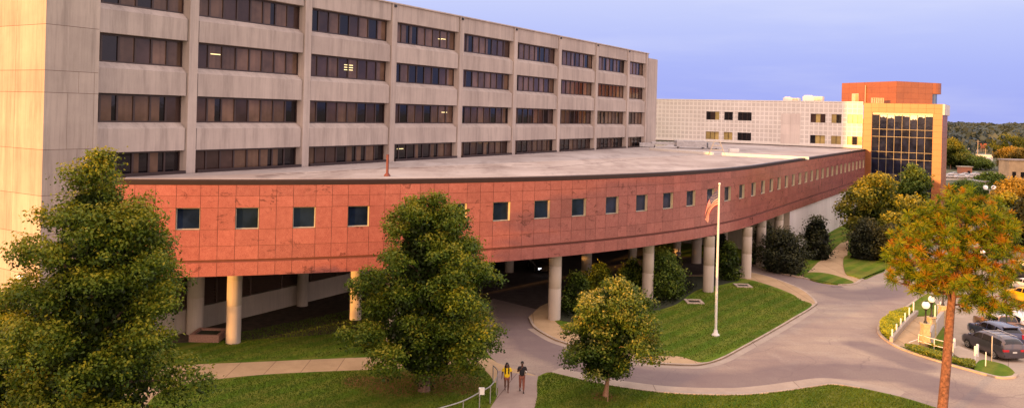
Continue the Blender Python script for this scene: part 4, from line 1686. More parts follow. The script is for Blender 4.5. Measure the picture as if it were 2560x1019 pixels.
def trunk_mesh(mb, x, y, z0, h, r0, rng, limbs=(), lean=(0, 0), top_r=.25):
    pts, rad = [], []
    n = 9
    for k in range(n + 1):
        t = k / n
        pts.append((x + lean[0] * t + .12 * sin(t * 5 + x) * t, y + lean[1] * t + .1 * sin(t * 4 + y) * t, z0 + h * t - .1))
        flare = 1 + .45 * max(0, .12 - t) / .12
        rad.append(r0 * flare * (1 - (1 - top_r) * t))
    mb.tube(pts, rad, 10)
    for tgt in limbs:
        zt = z0 + min(h * .95, max(h * .12, (tgt[2] - z0) * .75))
        t = (zt - z0) / h
        a = Vector((x + lean[0] * t, y + lean[1] * t, zt))
        b = Vector(tgt)
        mid = a.lerp(b, .5) + Vector((0, 0, .12 * (b - a).length))
        q = [a, a.lerp(mid, .6), mid, mid.lerp(b, .6), b]
        r = max(.035, r0 * .42 * (1 - .5 * t))
        mb.tube(q, [r, r * .85, r * .6, r * .4, r * .18], 6)


def broadleaf(label, x, y, z0, h, zc, prof, width, nclump, per, leaf, mat, bark, r0, seed, name='tree', group=None, crad=.15, lean=(0, 0), tone=(.25, .6), cat='tree', ysq=1.0, core=True):
    """prof(t): relative crown radius at height fraction t of the crown"""
    rng = np.random.default_rng(seed)
    t_ = thing(name, label, cat, (x, y, z0), group)
    ch = h - zc
    C, Rd, T = [], [], []
    ph1, ph2 = rng.uniform(0, 6, 2)
    # boughs: well spaced leafy masses with gaps between them, each made of many small clumps
    nb = max(10, nclump // 7)
    boughs = []
    for _ in range(nb):
        best = None
        for _try in range(14):
            t = rng.random()
            pr_ = prof(t)
            if rng.random() > pr_ + .15:
                continue
            az = rng.uniform(0, 2 * pi)
            f = rng.random() ** .45
            if rng.random() < .12:
                f = 1.08
            br_ = width * .15 * rng.uniform(.65, 1.3) * (.5 + .6 * pr_)
            R_ = max(0, width / 2 * pr_ * f - br_ * .75)
            c = (R_ * cos(az), R_ * sin(az) * ysq, zc + ch * t * .95)
            dm = min([((c[0] - q[0]) ** 2 + (c[1] - q[1]) ** 2 + ((c[2] - q[2]) * 1.5) ** 2) ** .5 / (br_ + q[3]) for q in boughs], default=9)
            if best is None or dm > best[0]:
                best = (dm, (*c, br_, t, f))
        if best:
            boughs.append(best[1])
    for t in np.linspace(.70, .98, 8):
        pr_ = prof(t)
        az = rng.uniform(0, 2 * pi)
        R_ = width / 2 * pr_ * .35
        boughs.append((R_ * cos(az), R_ * sin(az) * ysq, zc + ch * t * .97, max(.04 * width, width * .22 * pr_), t, .8))
    for (bx_, by_, bz_, br_, t, f) in boughs:
        bt = rng.random()
        m_ = max(5, int(13 * (br_ / (width * .12)) ** 2))
        out = Vector((bx_, by_, 0))
        out = out.normalized() if out.length > .1 else Vector((0, 0, 0))
        for _ in range(m_):
            d = rng.normal(size=3)
            d /= np.linalg.norm(d)
            r = br_ * rng.random() ** .4
            s_ = d[0] * out.x + d[1] * out.y
            px, py, pz = bx_ + d[0] * r + out.x * r * .3, by_ + d[1] * r + out.y * r * .3, bz_ + d[2] * r * .62 - max(0, s_) * r * .12
            if pz < .35:
                continue
            C.append((x + lean[0] * t + px, y + lean[1] * t + py, z0 + pz))
            Rd.append(width * crad * .66 * rng.uniform(.5, 1.3))
            T.append(tone[0] + (tone[1] - tone[0]) * (.42 * bt + .22 * rng.random() + .15 * t + .30 * (d[2] * .5 + .5)) - (.07 if f < .5 else 0))  # upper clumps painted lighter, inner boughs darker
    V, tn = clumps(C, Rd, per, leaf, rng, base_tone=T)
    # inner core so the heart is not see-through, its shade painted as dark tone
    if core:
        n = int(nclump * 34)
        tt = rng.random(n)
        az = rng.uniform(0, 2 * pi, n)
        tt = tt ** 1.25 * .9
        pr_ = np.array([prof(q) for q in tt])
        R_ = width / 2 * pr_ ** 1.3 * .6 * rng.random(n) ** .5
        c = np.stack([x + R_ * np.cos(az), y + R_ * np.sin(az) * ysq, z0 + zc + ch * tt * .93], 1)
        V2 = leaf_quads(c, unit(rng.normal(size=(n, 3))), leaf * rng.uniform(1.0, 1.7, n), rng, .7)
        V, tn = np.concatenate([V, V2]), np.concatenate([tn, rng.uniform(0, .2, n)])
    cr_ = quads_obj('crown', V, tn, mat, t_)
    if bark is not None:
        m = MB()
        pick = [(x + lean[0] * q[4] + q[0] * .9, y + lean[1] * q[4] + q[1] * .9, z0 + q[2]) for q in boughs[:26]]
        trunk_mesh(m, x, y, z0, zc + ch * .8, r0, rng, pick, lean)
        obj('trunk', m, bark, t_)
    return t_


def oak(t):
    # pyramidal, widest low
    return max(.05, min(1.0, (1 - t) ** .75 * 1.12) * min(1, .55 + t * 4.5))


def cone_wide(t):
    return max(.06, min(1, (1.05 - t) ** .8) * min(1, .5 + t * 4))


def ball_(t):
    return max(.1, sqrt(max(0, 1 - (2 * t - .85) ** 2 / 1.35)))


def egg(t):
    return max(.1, min(1, .5 + 2.6 * t) * sqrt(max(0.02, 1 - t ** 2.2)))


def flame(t):
    return max(.1, min(1, .62 + 2.2 * t) * (1 - t ** 2.4) ** .8)




def tab(*pts):
    def f(t):
        for (a, x), (b, y) in zip(pts, pts[1:]):
            if a <= t <= b:
                return x + (y - x) * (t - a) / (b - a)
        return pts[-1][1]
    return f


# --- left oak in front
ty = 36.0
x, _, _ = PT(236, 700, ty)
zt = PT(243, 362, ty)[2]
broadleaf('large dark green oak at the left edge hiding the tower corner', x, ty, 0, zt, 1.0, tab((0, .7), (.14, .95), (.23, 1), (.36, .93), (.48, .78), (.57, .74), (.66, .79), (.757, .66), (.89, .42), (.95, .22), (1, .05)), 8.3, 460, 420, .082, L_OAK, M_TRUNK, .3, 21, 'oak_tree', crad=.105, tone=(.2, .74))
x, _, _ = PT(-40, 700, 40)
broadleaf('smaller oak cut off by the left edge of the view beside the large oak', x, 40, 0, PT(0, 730, 40)[2], .6, egg, 6.5, 150, 330, .098, L_OAK, M_TRUNK, .2, 22, 'oak_tree', crad=.12, tone=(.3, .8))
# --- middle oak
x, y = G(1060, 976)
zt = PT(1068, 476, y)[2]
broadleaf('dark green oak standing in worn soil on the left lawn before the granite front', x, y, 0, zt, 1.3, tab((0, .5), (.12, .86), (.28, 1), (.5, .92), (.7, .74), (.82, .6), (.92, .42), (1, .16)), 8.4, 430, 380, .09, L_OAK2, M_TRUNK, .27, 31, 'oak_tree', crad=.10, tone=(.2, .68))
# --- maple on the lower lawn with its stake
x, y = G(1513, 990)
zt = PT(1535, 694, y)[2]
broadleaf('small pale leaved maple on the lower lawn beside the drive', x, y, 0, zt, 1.3, tab((0, .5), (.1, .85), (.25, 1), (.5, 1), (.7, .9), (.85, .6), (.95, .32), (1, .12)), 5.4, 190, 380, .085, L_MAPLE, M_MAPLEBARK, .13, 41, 'maple_tree', crad=.115, lean=(.55, 0), tone=(.18, .74))
sx_, sy_ = G(1519, 1003)
m = MB()
m.tube([(sx_, sy_, -.02), (sx_ + .03, sy_, 1.9)], .03, 6)
tag(obj('stake', m, M_MAPLEBARK, None, (sx_, sy_, 0)), 'thin wooden stake beside the maple trunk', 'stake')

# --- pine in front on the right
pbx, pby = G(2352, 1062)
ty = pby
tp = [PT(2352, 1062, ty), PT(2367, 900, ty), PT(2376, 780, ty), PT(2392, 640, ty), PT(2402, 520, ty)]
pine = thing('pine_tree', 'tall pine with rust and green needles and a bare red trunk at the right', 'tree', (pbx, pby, 0))
m = MB()
pt_ = [(tp[0][0], tp[0][1], -.1)] + [tuple(p) for p in tp[1:]]
m.tube(smooth3 := [tuple(p) for p in pt_], [.27, .235, .21, .16, .05], 12)
rng = np.random.default_rng(77)
C, T, Rr = [], [], []
ctr = [(2405, 490, 60, 26), (2370, 520, 70, 30), (2450, 520, 62, 34), (2320, 560, 70, 36), (2410, 560, 90, 40), (2490, 560, 60, 36), (2270, 600, 60, 34), (2350, 610, 90, 40), (2440, 620, 80, 44), (2520, 600, 36, 46),
       (2240, 640, 36, 36), (2300, 660, 80, 36), (2390, 680, 90, 40), (2470, 690, 60, 40), (2260, 690, 40, 22), (2330, 715, 60, 26), (2420, 730, 60, 26), (2490, 745, 50, 28), (2545, 650, 14, 26), (2530, 690, 14, 20), (2440, 765, 50, 22), (2500, 780, 40, 16), (2350, 690, 70, 40), (2545, 760, 16, 14)]
for u, v, ru, rv in ctr:
    k = max(5, int(ru * rv / 62))
    for _ in range(k):
        a, rr = rng.uniform(0, 2 * pi), rng.random() ** .5
        uu, vv = u + ru * rr * cos(a), v + rv * rr * sin(a)
        dy = rng.normal() * 1.35 * (1 - abs(uu - 2390) / 260)
        p = PT(uu, vv, ty + dy)
        C.append(p)
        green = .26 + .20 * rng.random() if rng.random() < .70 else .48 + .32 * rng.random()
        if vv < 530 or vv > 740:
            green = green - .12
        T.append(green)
        Rr.append(.36 * rng.uniform(.75, 1.25))
Vs, Ts = [], []
for c, t0, r in zip(C, T, Rr):
    n = 62
    d = unit(rng.normal(size=(n, 3)) + np.array([0, 0, .55]))
    L = r * rng.uniform(.7, 1.15, n)
    sd = unit(np.cross(d, rng.normal(size=(n, 3)))) * .0165
    o_ = np.array(c)
    a = o_ + d * .05
    b = o_ + d * L[:, None] - np.array([0, 0, .06]) * (L[:, None] / r)
    V = np.stack([a - sd, a + sd, b + sd * .6, b - sd * .6], 1)
    Vs.append(V)
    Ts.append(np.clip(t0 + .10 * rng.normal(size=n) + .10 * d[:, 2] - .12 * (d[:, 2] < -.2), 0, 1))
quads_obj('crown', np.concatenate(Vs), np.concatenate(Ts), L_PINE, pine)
for i in rng.choice(len(C), 46, replace=False):
    b = Vector(C[i])
    f = min(.97, max(.42, 1 - (b.z - pt_[-1][2] + 1.2) / (pt_[0][2] - pt_[-1][2] - .5) * -1 if False else .5 + .45 * rng.random()))
    # leave the trunk a little below the tuft
    zz = min(pt_[-1][2] - .3, max(pt_[2][2] + .3, b.z - .5 + .4 * rng.normal()))
    for (p, q) in zip(pt_, pt_[1:]):
        if p[2] <= zz <= q[2]:
            w_ = (zz - p[2]) / (q[2] - p[2])
            a = Vector(p).lerp(Vector(q), w_)
    mid = a.lerp(b, .5) + Vector((0, 0, -.12))
    r = .035 + .012 * (b - a).length
    m.tube([a, a.lerp(mid, .6), mid, b], [r, r * .8, r * .6, .015], 6)
obj('trunk', m, M_PINEBARK, pine)

# --- trees and bushes before the glass tower


def bush(label, u, v, w_, h, mat, seed, n=70, per=110, leaf=.13, name='bush', group=None, z0=0.0, prof=None, crad=.17, tone=(.25, .6), y=None, ysq=1.0):
    if y is None:
        x, y = G(u, v, z0)
        y += w_ * .35 * ysq
        x, _ = G(u, v, z0)
        x = x * y / (y - w_ * .35 * ysq)
    else:
        x, _, _ = PT(u, v, y)
    rng = np.random.default_rng(seed)
    C, Rd, T = [], [], []
    prof = prof or (lambda t: max(.15, min(1, .8 + t) * sqrt(max(.03, 1 - t ** 2.4))))
    ph1 = rng.uniform(0, 6)
    while len(C) < n:
        t = rng.random()
        az = rng.uniform(0, 2 * pi)
        f = rng.random() ** .4
        cr = w_ * crad * rng.uniform(.6, 1.2)
        R_ = max(0, w_ / 2 * prof(t) * f * (1 + .15 * sin(3 * az + ph1 + 4 * t)) - cr * .5)
        C.append((x + R_ * cos(az), y + R_ * sin(az) * ysq, z0 + cr * .4 + (h - cr * .8) * t))
        Rd.append(cr)
        T.append(tone[0] + (tone[1] - tone[0]) * (.3 * f + .4 * rng.random() + .3 * t))
    V, tn = clumps(C, Rd, per, leaf, rng, base_tone=T)
    k = n * 22
    tt, az = rng.random(k), rng.uniform(0, 2 * pi, k)
    R_ = w_ / 2 * np.array([prof(q) for q in tt]) * .7 * rng.random(k) ** .5
    c = np.stack([x + R_ * np.cos(az), y + R_ * np.sin(az) * ysq, z0 + h * tt * .9], 1)
    V2 = leaf_quads(c, unit(rng.normal(size=(k, 3))), leaf * rng.uniform(1.4, 2.4, k), rng, .7)
    V, tn = np.concatenate([V, V2]), np.concatenate([tn, rng.uniform(0, .18, k)])  # shade inside the bush painted as dark tone
    o = quads_obj(name, V, tn, mat, None, (x, y, z0))
    return tag(o, label, 'bush', group)


bush('wide dark bush at the far kerb nearest the road fork', 1958, 688, 6.0, 4.6, L_BUSH, 51, 90, 100, .12)
bush('dark bush standing behind the wide kerb bush against the pale wall', 2040, 650, 4.6, 5.0, L_BUSH, 52, 70, 100, .13, y=97)
bush('dark leafy bush tucked under the wing behind the kerb bushes', 1915, 640, 4.5, 4.6, L_BUSH, 53, 60, 100, .12, y=92.5)
bush('tall dark clipped bush right of the footpath below the round yellow tree', 2165, 655, 5.4, 4.8, L_BUSH, 54, 90, 100, .13)
bush('dark bush beside the pine at the right end of the footpath verge', 2225, 640, 4.2, 4.4, L_BUSH, 55, 60, 100, .13, y=96)
x, _, _ = PT(2192, 500, 104)
broadleaf('round green tree with yellow tips before the glass tower', x, 104, 0, PT(2195, 440, 104)[2], 1.6, ball_, 8.4, 130, 60, .19, L_YEL, M_TRUNK, .2, 56, 'tree', crad=.16, tone=(.3, .7))
x, _, _ = PT(2284, 500, 116)
broadleaf('taller dark green tree directly before the glass curtain wall', x, 116, 0, PT(2275, 411, 116)[2], 1.6, egg, 6.9, 110, 55, .2, L_GREEN, M_TRUNK, .2, 57, 'tree', crad=.17, tone=(.2, .55))
x, _, _ = PT(2225, 500, 122)
broadleaf('slim green tree half hidden between the round tree and the glass wall', x, 122, 0, PT(2225, 470, 122)[2], 1.2, egg, 5, 60, 55, .2, L_GREEN, M_TRUNK, .16, 58, 'tree', crad=.17, tone=(.2, .5))
# --- planting on the island under the wing
bush('leafy green shrub left of the group on the island beside the front column', 1440, 790, 3.4, 3.3, L_GREEN, 61, 70, 130, .10, tone=(.15, .5))
bush('pale green shrub behind the maple in the middle of the island group', 1500, 745, 3.6, 2.9, L_GREEN, 62, 60, 120, .10, tone=(.2, .6))
bush('large rounded green shrub hiding the middle front column', 1655, 757, 5.2, 4.2, L_GREEN, 63, 100, 120, .11, tone=(.2, .6), ysq=.8)
bush('feathery green shrub at the left side of the large rounded one', 1580, 748, 3.6, 3.5, L_GREEN, 64, 60, 120, .10, tone=(.25, .65))
bush('loose green shrub between the two right hand front columns', 1822, 706, 3.2, 3.9, L_GREEN, 65, 60, 110, .10, tone=(.2, .55))
bush('sparse dark sapling under the wing beside the flagpole', 1800, 690, 2.4, 4.8, L_BUSH, 66, 34, 90, .11)
bush('low purple brown shrub at the foot of the island shrubs behind the maple', 1470, 785, 2.0, 1.5, L_AUT, 67, 40, 140, .08, tone=(.0, .25))
gc = []
rng = np.random.default_rng(9)
# ground cover on the bed: nobody could count it
bedp = [G(u, v, .13) for u, v in [(1410, 795), (1520, 795), (1590, 778), (1690, 757), (1725, 732), (1745, 715), (1700, 700), (1600, 712), (1490, 730), (1420, 760)]]


def inside(px, py, poly):
    r = False
    for i in range(len(poly)):
        (x0, y0), (x1, y1) = poly[i - 1], poly[i]
        if (y0 > py) != (y1 > py) and px < (x1 - x0) * (py - y0) / (y1 - y0) + x0:
            r = not r
    return r


bx = [p[0] for p in bedp]
by = [p[1] for p in bedp]
P_ = []
while len(P_) < 5200:
    px, py = rng.uniform(min(bx), max(bx)), rng.uniform(min(by), max(by))
    if inside(px, py, bedp):
        P_.append((px, py, .16 + .35 * rng.random()))
P_ = np.array(P_)
V = leaf_quads(P_, unit(rng.normal(size=(len(P_), 3)) * .5 + np.array([0, 0, 1])), rng.uniform(.06, .14, len(P_)), rng)
o = quads_obj('ground_cover', V, rng.uniform(0, .5, len(P_)), L_BUSH)
tag(o, 'dark low ground cover under the island shrubs', None, None, 'stuff')
# --- clipped hedge in the planter and the low hedge strip


def hedge(label, poly, h, mat, seed, n, leaf):
    rng = np.random.default_rng(seed)
    xs, ys_ = [p[0] for p in poly], [p[1] for p in poly]
    P_, D_ = [], []
    while len(P_) < n:
        px, py = rng.uniform(min(xs), max(xs)), rng.uniform(min(ys_), max(ys_))
        if inside(px, py, poly):
            P_.append((px, py, h * (1 - .85 * rng.random() ** 3.0) + .05 * sin(px * 3) + .04 * sin(py * 4.1)))
    P_ = np.array(P_)
    nr = unit(rng.normal(size=(n, 3)) * .6 + np.array([-.2, -.3, .9]))
    V = leaf_quads(P_, nr, leaf * rng.uniform(.7, 1.3, n), rng, .6)
    o = quads_obj('hedge', V, .3 + .5 * P_[:, 2] / h + .14 * rng.normal(size=n), mat, None, (poly[0][0], poly[0][1], 0))
    return tag(o, label, 'hedge')


hedge('bright yellow green clipped hedge filling the planter beside the ramp', smooth_line([G(u, v) for u, v in [(2200, 834), (2203, 815), (2240, 790), (2283, 786), (2266, 806), (2242, 836), (2226, 853), (2214, 848)]], 3, True), .62, L_HEDGE, 5, 5200, .07)
hedge('low green clipped hedge strip along the kerb in front of the handrail', smooth_line([G(u, v) for u, v in [(2262, 870), (2300, 880), (2345, 892), (2400, 908), (2436, 916), (2432, 924), (2380, 912), (2320, 896), (2275, 880)]], 3, True), .45, L_GREEN, 6, 4200, .065)
hedge('low dark hedge inside the handrail at the foot of the stone pedestal', [G(2316, 872), G(2350, 872), G(2380, 880), G(2376, 888), G(2330, 880)], .55, L_GREEN, 8, 1500, .06)

# --- fine grass blades over the lawns
def blades(name, poly, n, z, seed, label):
    rng = np.random.default_rng(seed)
    xs, ys_ = [p[0] for p in poly], [p[1] for p in poly]
    out = []
    while len(out) < n:
        px, py = rng.uniform(min(xs), max(xs)), rng.uniform(min(ys_), max(ys_))
        if inside(px, py, poly):
            out.append((px, py, z))
    c = np.array(out)
    n = len(c)
    az = rng.uniform(0, 2 * pi, n)
    sd = np.stack([np.cos(az), np.sin(az), 0 * az], 1) * .03
    hh = rng.uniform(.03, .085, n)
    tip = np.stack([rng.normal(size=n) * .03, rng.normal(size=n) * .03, hh], 1)
    V = np.stack([c - sd, c + sd, c + tip + sd * .3, c + tip - sd * .3], 1)
    o = quads_obj(name, V, .5 + .10 * rng.normal(size=n), L_GRASSB)
    return tag(o, label, None, None, 'stuff')


L_GRASSB = leafmat('grass_blades', [(0.0, (0.05, 0.09, 0.008)), (0.5, (0.10, 0.165, 0.014)), (1.0, (0.18, 0.23, 0.026))], trans=.25)
blades('grass', [G(u, v) for u, v in [(1347, 941), (1379, 931), (1450, 948), (1530, 964), (1620, 977), (1700, 984), (1790, 987), (1870, 986), (1950, 978), (2020, 968), (2080, 961), (2150, 970), (2250, 992), (2345, 1021), (2345, 1060), (2100, 1060), (1330, 1050), (1344, 985), (1343, 960)]], 26000, 0, 71, 'short mown grass of the lower lawn')
blades('grass', [G(u, v) for u, v in [(430, 970), (505, 954), (640, 939), (800, 930), (1000, 922), (1115, 912), (1150, 912), (1195, 915), (1220, 935), (1234, 957), (1240, 985), (1222, 1019), (1190, 1060), (900, 1090), (340, 1060), (385, 992)]], 26000, 0, 72, 'short mown grass of the left lawn')
blades('grass', [G(u, v, .12) for u, v in [(1400, 815), (1500, 858), (1640, 886), (1757, 902), (1860, 860), (1980, 792), (2026, 760), (1985, 738), (1880, 703), (1750, 725), (1690, 765), (1600, 785)]], 22000, .12, 73, 'short mown grass of the island lawn')
blades('grass', [G(u, v) for u, v in [(470, 905), (640, 899), (800, 892), (940, 888), (1150, 888), (1200, 850), (1185, 760), (900, 770), (600, 830), (480, 870)]], 22000, 0, 74, 'short mown grass between the sidewalk and the wing')
# ================================================================== CARS
M_TYRE = plain('tyre_rubber', (0.02, 0.02, 0.02), 0.85)
M_RIM = plain('alloy_rim', (0.50, 0.50, 0.50), 0.35, 0.7)
M_CARGL = glass('car_glass', (0.012, 0.012, 0.015), 0.05, 0.7)
M_TAIL = plain('red_tail_lens', (0.55, 0.02, 0.03), 0.25, emit=((1, .03, .05), .12))
M_HEAD = plain('clear_head_lens', (0.75, 0.75, 0.78), 0.2)
M_HEADLIT = plain('lit_head_lens', (0.9, 0.9, 0.9), 0.2, emit=((0.9, .93, 1), 3.0))
M_PLATE = plain('licence_plate', (0.75, 0.75, 0.70), 0.5)
M_TRIM = plain('black_car_trim', (0.022, 0.02, 0.022), 0.5)


def paint(name, col, rough=.25, metal=0.0):
    m = plain(name, col, rough, metal, .06, 2, .6)
    b = m.node_tree.nodes['Principled BSDF']
    b.inputs['Coat Weight'].default_value = .7
    b.inputs['Coat Roughness'].default_value = .08
    return m


# station tables: x (front +), half width, z belt, z roof, roof half width factor, z bottom
CARS = {
    'minivan': dict(L=5.0, W=1.95, wb=3.0, wr=.34, st=[
        (2.50, .66, .62, .62, .95, .34), (2.42, .80, .78, .80, .93, .24), (2.05, .92, .98, 1.00, .90, .20), (1.45, .96, 1.06, 1.10, .86, .20), (1.05, .975, 1.08, 1.34, .80, .20), (.45, .975, 1.08, 1.66, .76, .20),
        (-.3, .975, 1.08, 1.74, .77, .20), (-1.3, .975, 1.08, 1.73, .77, .20), (-2.05, .965, 1.08, 1.68, .76, .22), (-2.32, .94, 1.06, 1.50, .80, .26), (-2.46, .90, .98, 1.06, .93, .30), (-2.50, .86, .80, .82, .97, .34)],
        side=[(.92, -.02, 0), (-.10, -1.12, 0), (-1.22, -2.12, 0)], ws=(1.45, .50), rw=(-2.10, -2.44)),
    'suv': dict(L=4.7, W=1.9, wb=2.75, wr=.37, st=[
        (2.35, .66, .70, .70, .95, .36), (2.27, .82, .88, .90, .93, .28), (1.9, .92, 1.02, 1.05, .90, .24), (1.1, .95, 1.10, 1.14, .86, .24), (.75, .95, 1.10, 1.36, .80, .24), (.2, .95, 1.10, 1.66, .76, .24),
        (-.5, .95, 1.10, 1.72, .76, .24), (-1.4, .95, 1.12, 1.70, .76, .24), (-1.95, .94, 1.12, 1.62, .76, .26), (-2.20, .92, 1.08, 1.36, .82, .30), (-2.32, .88, .95, 1.0, .94, .34), (-2.35, .85, .8, .82, .97, .38)],
        side=[(.65, -.25, 0), (-.33, -1.18, 0), (-1.28, -1.98, 0)], ws=(1.1, .25), rw=(-1.98, -2.30)),
    'sedan': dict(L=4.6, W=1.82, wb=2.7, wr=.32, st=[
        (2.30, .60, .56, .56, .95, .30), (2.20, .78, .70, .72, .92, .22), (1.7, .88, .86, .89, .90, .19), (1.0, .91, .93, .97, .86, .19), (.7, .91, .94, 1.12, .80, .19), (.05, .91, .94, 1.40, .74, .19),
        (-.6, .91, .95, 1.44, .74, .19), (-1.15, .91, .96, 1.36, .75, .19), (-1.7, .90, .97, 1.06, .82, .20), (-2.15, .86, .94, .98, .88, .24), (-2.28, .82, .80, .82, .95, .30), (-2.30, .78, .66, .68, .97, .34)],
        side=[(.62, -.28, 0), (-.36, -1.30, 0)], ws=(1.0, .10), rw=(-1.15, -1.68)),
    'pickup': dict(L=5.6, W=1.95, wb=3.5, wr=.38, st=[
        (2.80, .72, .72, .72, .95, .40), (2.72, .86, .95, .97, .93, .32), (2.3, .94, 1.06, 1.09, .90, .28), (1.45, .96, 1.12, 1.16, .86, .28), (1.15, .96, 1.13, 1.38, .80, .28), (.65, .96, 1.13, 1.72, .75, .28),
        (.0, .96, 1.13, 1.78, .75, .28), (-.55, .96, 1.13, 1.74, .76, .28), (-.72, .96, 1.13, 1.16, .9, .28), (-1.6, .96, 1.13, 1.15, .96, .30), (-2.6, .96, 1.13, 1.15, .96, .34), (-2.76, .95, 1.10, 1.12, .97, .40)],
        side=[(1.05, .32, 0), (.22, -.52, 0)], ws=(1.45, .70), rw=(-.56, -.72)),
}


def car_section(st, x):
    for a, b in zip(st, st[1:]):
        if b[0] <= x <= a[0]:
            t = (a[0] - x) / (a[0] - b[0])
            return [a[i] + (b[i] - a[i]) * t for i in range(6)]
    return list(st[-1])


def car_ring(s):
    x, w, zb, zr, rf_, z0 = s
    dz = max(zr - zb, .01)
    half = [(0, z0), (w * .80, z0), (w * .97, z0 + .10), (w, z0 + .32 * (zb - z0)), (w * .995, z0 + .7 * (zb - z0)), (w * .955, zb), (w * rf_ + (.03 if dz > .2 else 0), zr - .10 * min(1, dz * 2)), (w * rf_ * .86, zr - .015), (w * rf_ * .45, zr + .012), (0, zr + .02)]
    return [(x, y, z) for y, z in half] + [(x, -y, z) for y, z in half[-2:0:-1]]


def make_car(label, kind, pmat, x, y, rz, z=0.0, group=None, lower=None, lit=False, scale=1.0, roofbox=None, rack=False):
    d = CARS[kind]
    st = d['st']
    t = thing('car' if kind != 'pickup' else 'pickup_truck', label, {'minivan': 'minivan', 'suv': 'suv', 'sedan': 'car', 'pickup': 'pickup truck'}[kind], (x, y, z), group, rz)
    xs = []
    for a, b in zip(st, st[1:]):
        k = max(1, int((a[0] - b[0]) / .28))
        xs += [a[0] + (b[0] - a[0]) * i / k for i in range(k)]
    xs.append(st[-1][0])
    mb = MB()
    rings = [car_ring(car_section(st, q)) for q in xs]
    if kind == 'pickup':
        cab = [r for q, r in zip(xs, rings)]
    mb.grid(rings, 0, .5, True, True)
    mb.face(rings[0][::-1], 0)
    mb.face(rings[-1], 0)
    wx = [d['wb'] / 2 - .02, -d['wb'] / 2 - .02]
    # bumpers and sills
    zb0 = st[5][5]
    mb.box(-d['wb'] / 2 + .4, d['wb'] / 2 - .4, -d['W'] / 2 + .03, d['W'] / 2 - .03, zb0 - .04, zb0 + .06, 1)
    if kind == 'pickup':
        # open bed with lighter cab and brown lower body
        mb.box(-2.70, -.80, -.80, .80, 1.155, 1.165, 1)
        for sy in (-.9, .9):
            mb.box(-2.72, -.76, sy - .07, sy + .07, 1.14, 1.24, 0)
        mb.box(-2.76, -2.68, -.9, .9, 1.14, 1.24, 0)
    body = obj('body', mb, [pmat, M_TRIM], t, (0, 0, 0), True)
    o_ = (0, 0, 0)

    def P_(name, m, mats):
        q = obj(name, m, mats, None)
        q.parent = t
        q['_o'] = (0, 0, 0)
        return q

    # side glass
    for sg in (1, -1):
        gm = MB()
        for x0, x1, _ in d['side']:
            k = 5
            rows = []
            for i in range(k + 1):
                q = x0 + (x1 - x0) * i / k
                r = car_ring(car_section(st, q))
                a, b = Vector(r[5]), Vector(r[6])
                rows.append([(*((a.lerp(b, f)).xz[:1]), sg * (a.lerp(b, f).y + .012), a.lerp(b, f).z + .004) for f in (.12, .5, .90)])
            gm.grid(rows, 0, .5, True)
        P_('side_window', gm, M_CARGL)

    def across(x0, x1, nm, f0=.06, f1=.94, lift=.014):
        gm = MB()
        rows = []
        for i in range(5):
            q = x0 + (x1 - x0) * (f0 + (f1 - f0) * i / 4)
            r = car_ring(car_section(st, q))
            e = r[6:13]
            nrm = Vector((1 if x0 > 0 else -1, 0, 1)).normalized() * lift
            row = []
            for k, p in enumerate(e):
                f = .94
                row.append((p[0] + nrm.x, p[1] * f, p[2] + nrm.z))
            rows.append(row)
        gm.grid(rows, 0, .5, True)
        P_(nm, gm, M_CARGL)
    across(d['ws'][0], d['ws'][1], 'windshield')
    across(d['rw'][0], d['rw'][1], 'rear_window', .05, .80)
    # wheels
    for q in wx:
        for sg in (1, -1):
            wy = sg * (d['W'] / 2 - .09)
            tm = MB()
            rr = d['wr']
            prof = [(rr * .62, .10), (rr * .93, .115), (rr, .08), (rr, -.08), (rr * .93, -.115), (rr * .62, -.10)]
            rows = [[(q + r * cos(2 * pi * k / 20), wy + h, rr + r * sin(2 * pi * k / 20)) for k in range(20)] for r, h in prof]
            tm.grid(rows, 0, .5, True, True)
            wheel = P_('wheel', tm, M_TYRE)
            rm = MB()
            yy = wy + sg * .09
            c = (q, yy + sg * .012, rr)
            for k in range(5):
                a0 = 2 * pi * k / 5
                rm.face([(c[0] + r * cos(a0 + e), c[1], c[2] + r * sin(a0 + e)) for r, e in ((rr * .10, -.9), (rr * .62, -.24), (rr * .62, .24), (rr * .10, .9))], 0)
            rm.grid([[(q + r * cos(2 * pi * k / 20), yy + h * sg, rr + r * sin(2 * pi * k / 20)) for k in range(20)] for r, h in ((rr * .55, 0), (rr * .60, .02), (rr * .66, .02))], 0, .5, True, True)
            ro = obj('rim', rm, M_RIM, None)
            ro.parent = wheel
            # dark arch
            am = MB()
            am.grid([[(q + r * cos(pi * k / 12), sg * (d['W'] / 2 - .012 + h), rr + r * sin(pi * k / 12)) for k in range(13)] for r, h in ((rr * 1.02, -.08), (rr * 1.16, .006))], 0, .5, False)
            P_('wheel_arch', am, M_TRIM)
    # lights
    xf, xr = st[0][0], st[-1][0]
    for sg in (1, -1):
        s1 = car_section(st, xf - .10)
        m = MB()
        m.box(xf - .26, xf - .02, sg * s1[1] * .97 - (.30 if sg > 0 else 0), sg * s1[1] * .97 + (0 if sg > 0 else .30), s1[2] - .22, s1[2] - .06, 0)
        P_('headlight', m, M_HEADLIT if lit else M_HEAD)
        s1 = car_section(st, xr + .07)
        m = MB()
        y1 = s1[1] * .985
        ya, yb = (y1 - .42, y1 + .012) if sg > 0 else (-y1 - .012, -y1 + .42)
        zc_ = s1[2] - .10
        if kind == 'suv':
            ya, yb = (y1 - .16, y1 + .012) if sg > 0 else (-y1 - .012, -y1 + .16)
            m.box(xr - .005, xr + .30, ya, yb, zc_ - .10, zc_ + .24, 0)
        else:
            m.box(xr - .012, xr + .32, ya, yb, zc_ - .10, zc_ + .06, 0)
        P_('taillight', m, M_TAIL)
    m = MB()
    m.box(xr - .022, xr + .02, -.17, .17, .70, .82, 0)
    P_('licence_plate', m, M_PLATE)
    m = MB()
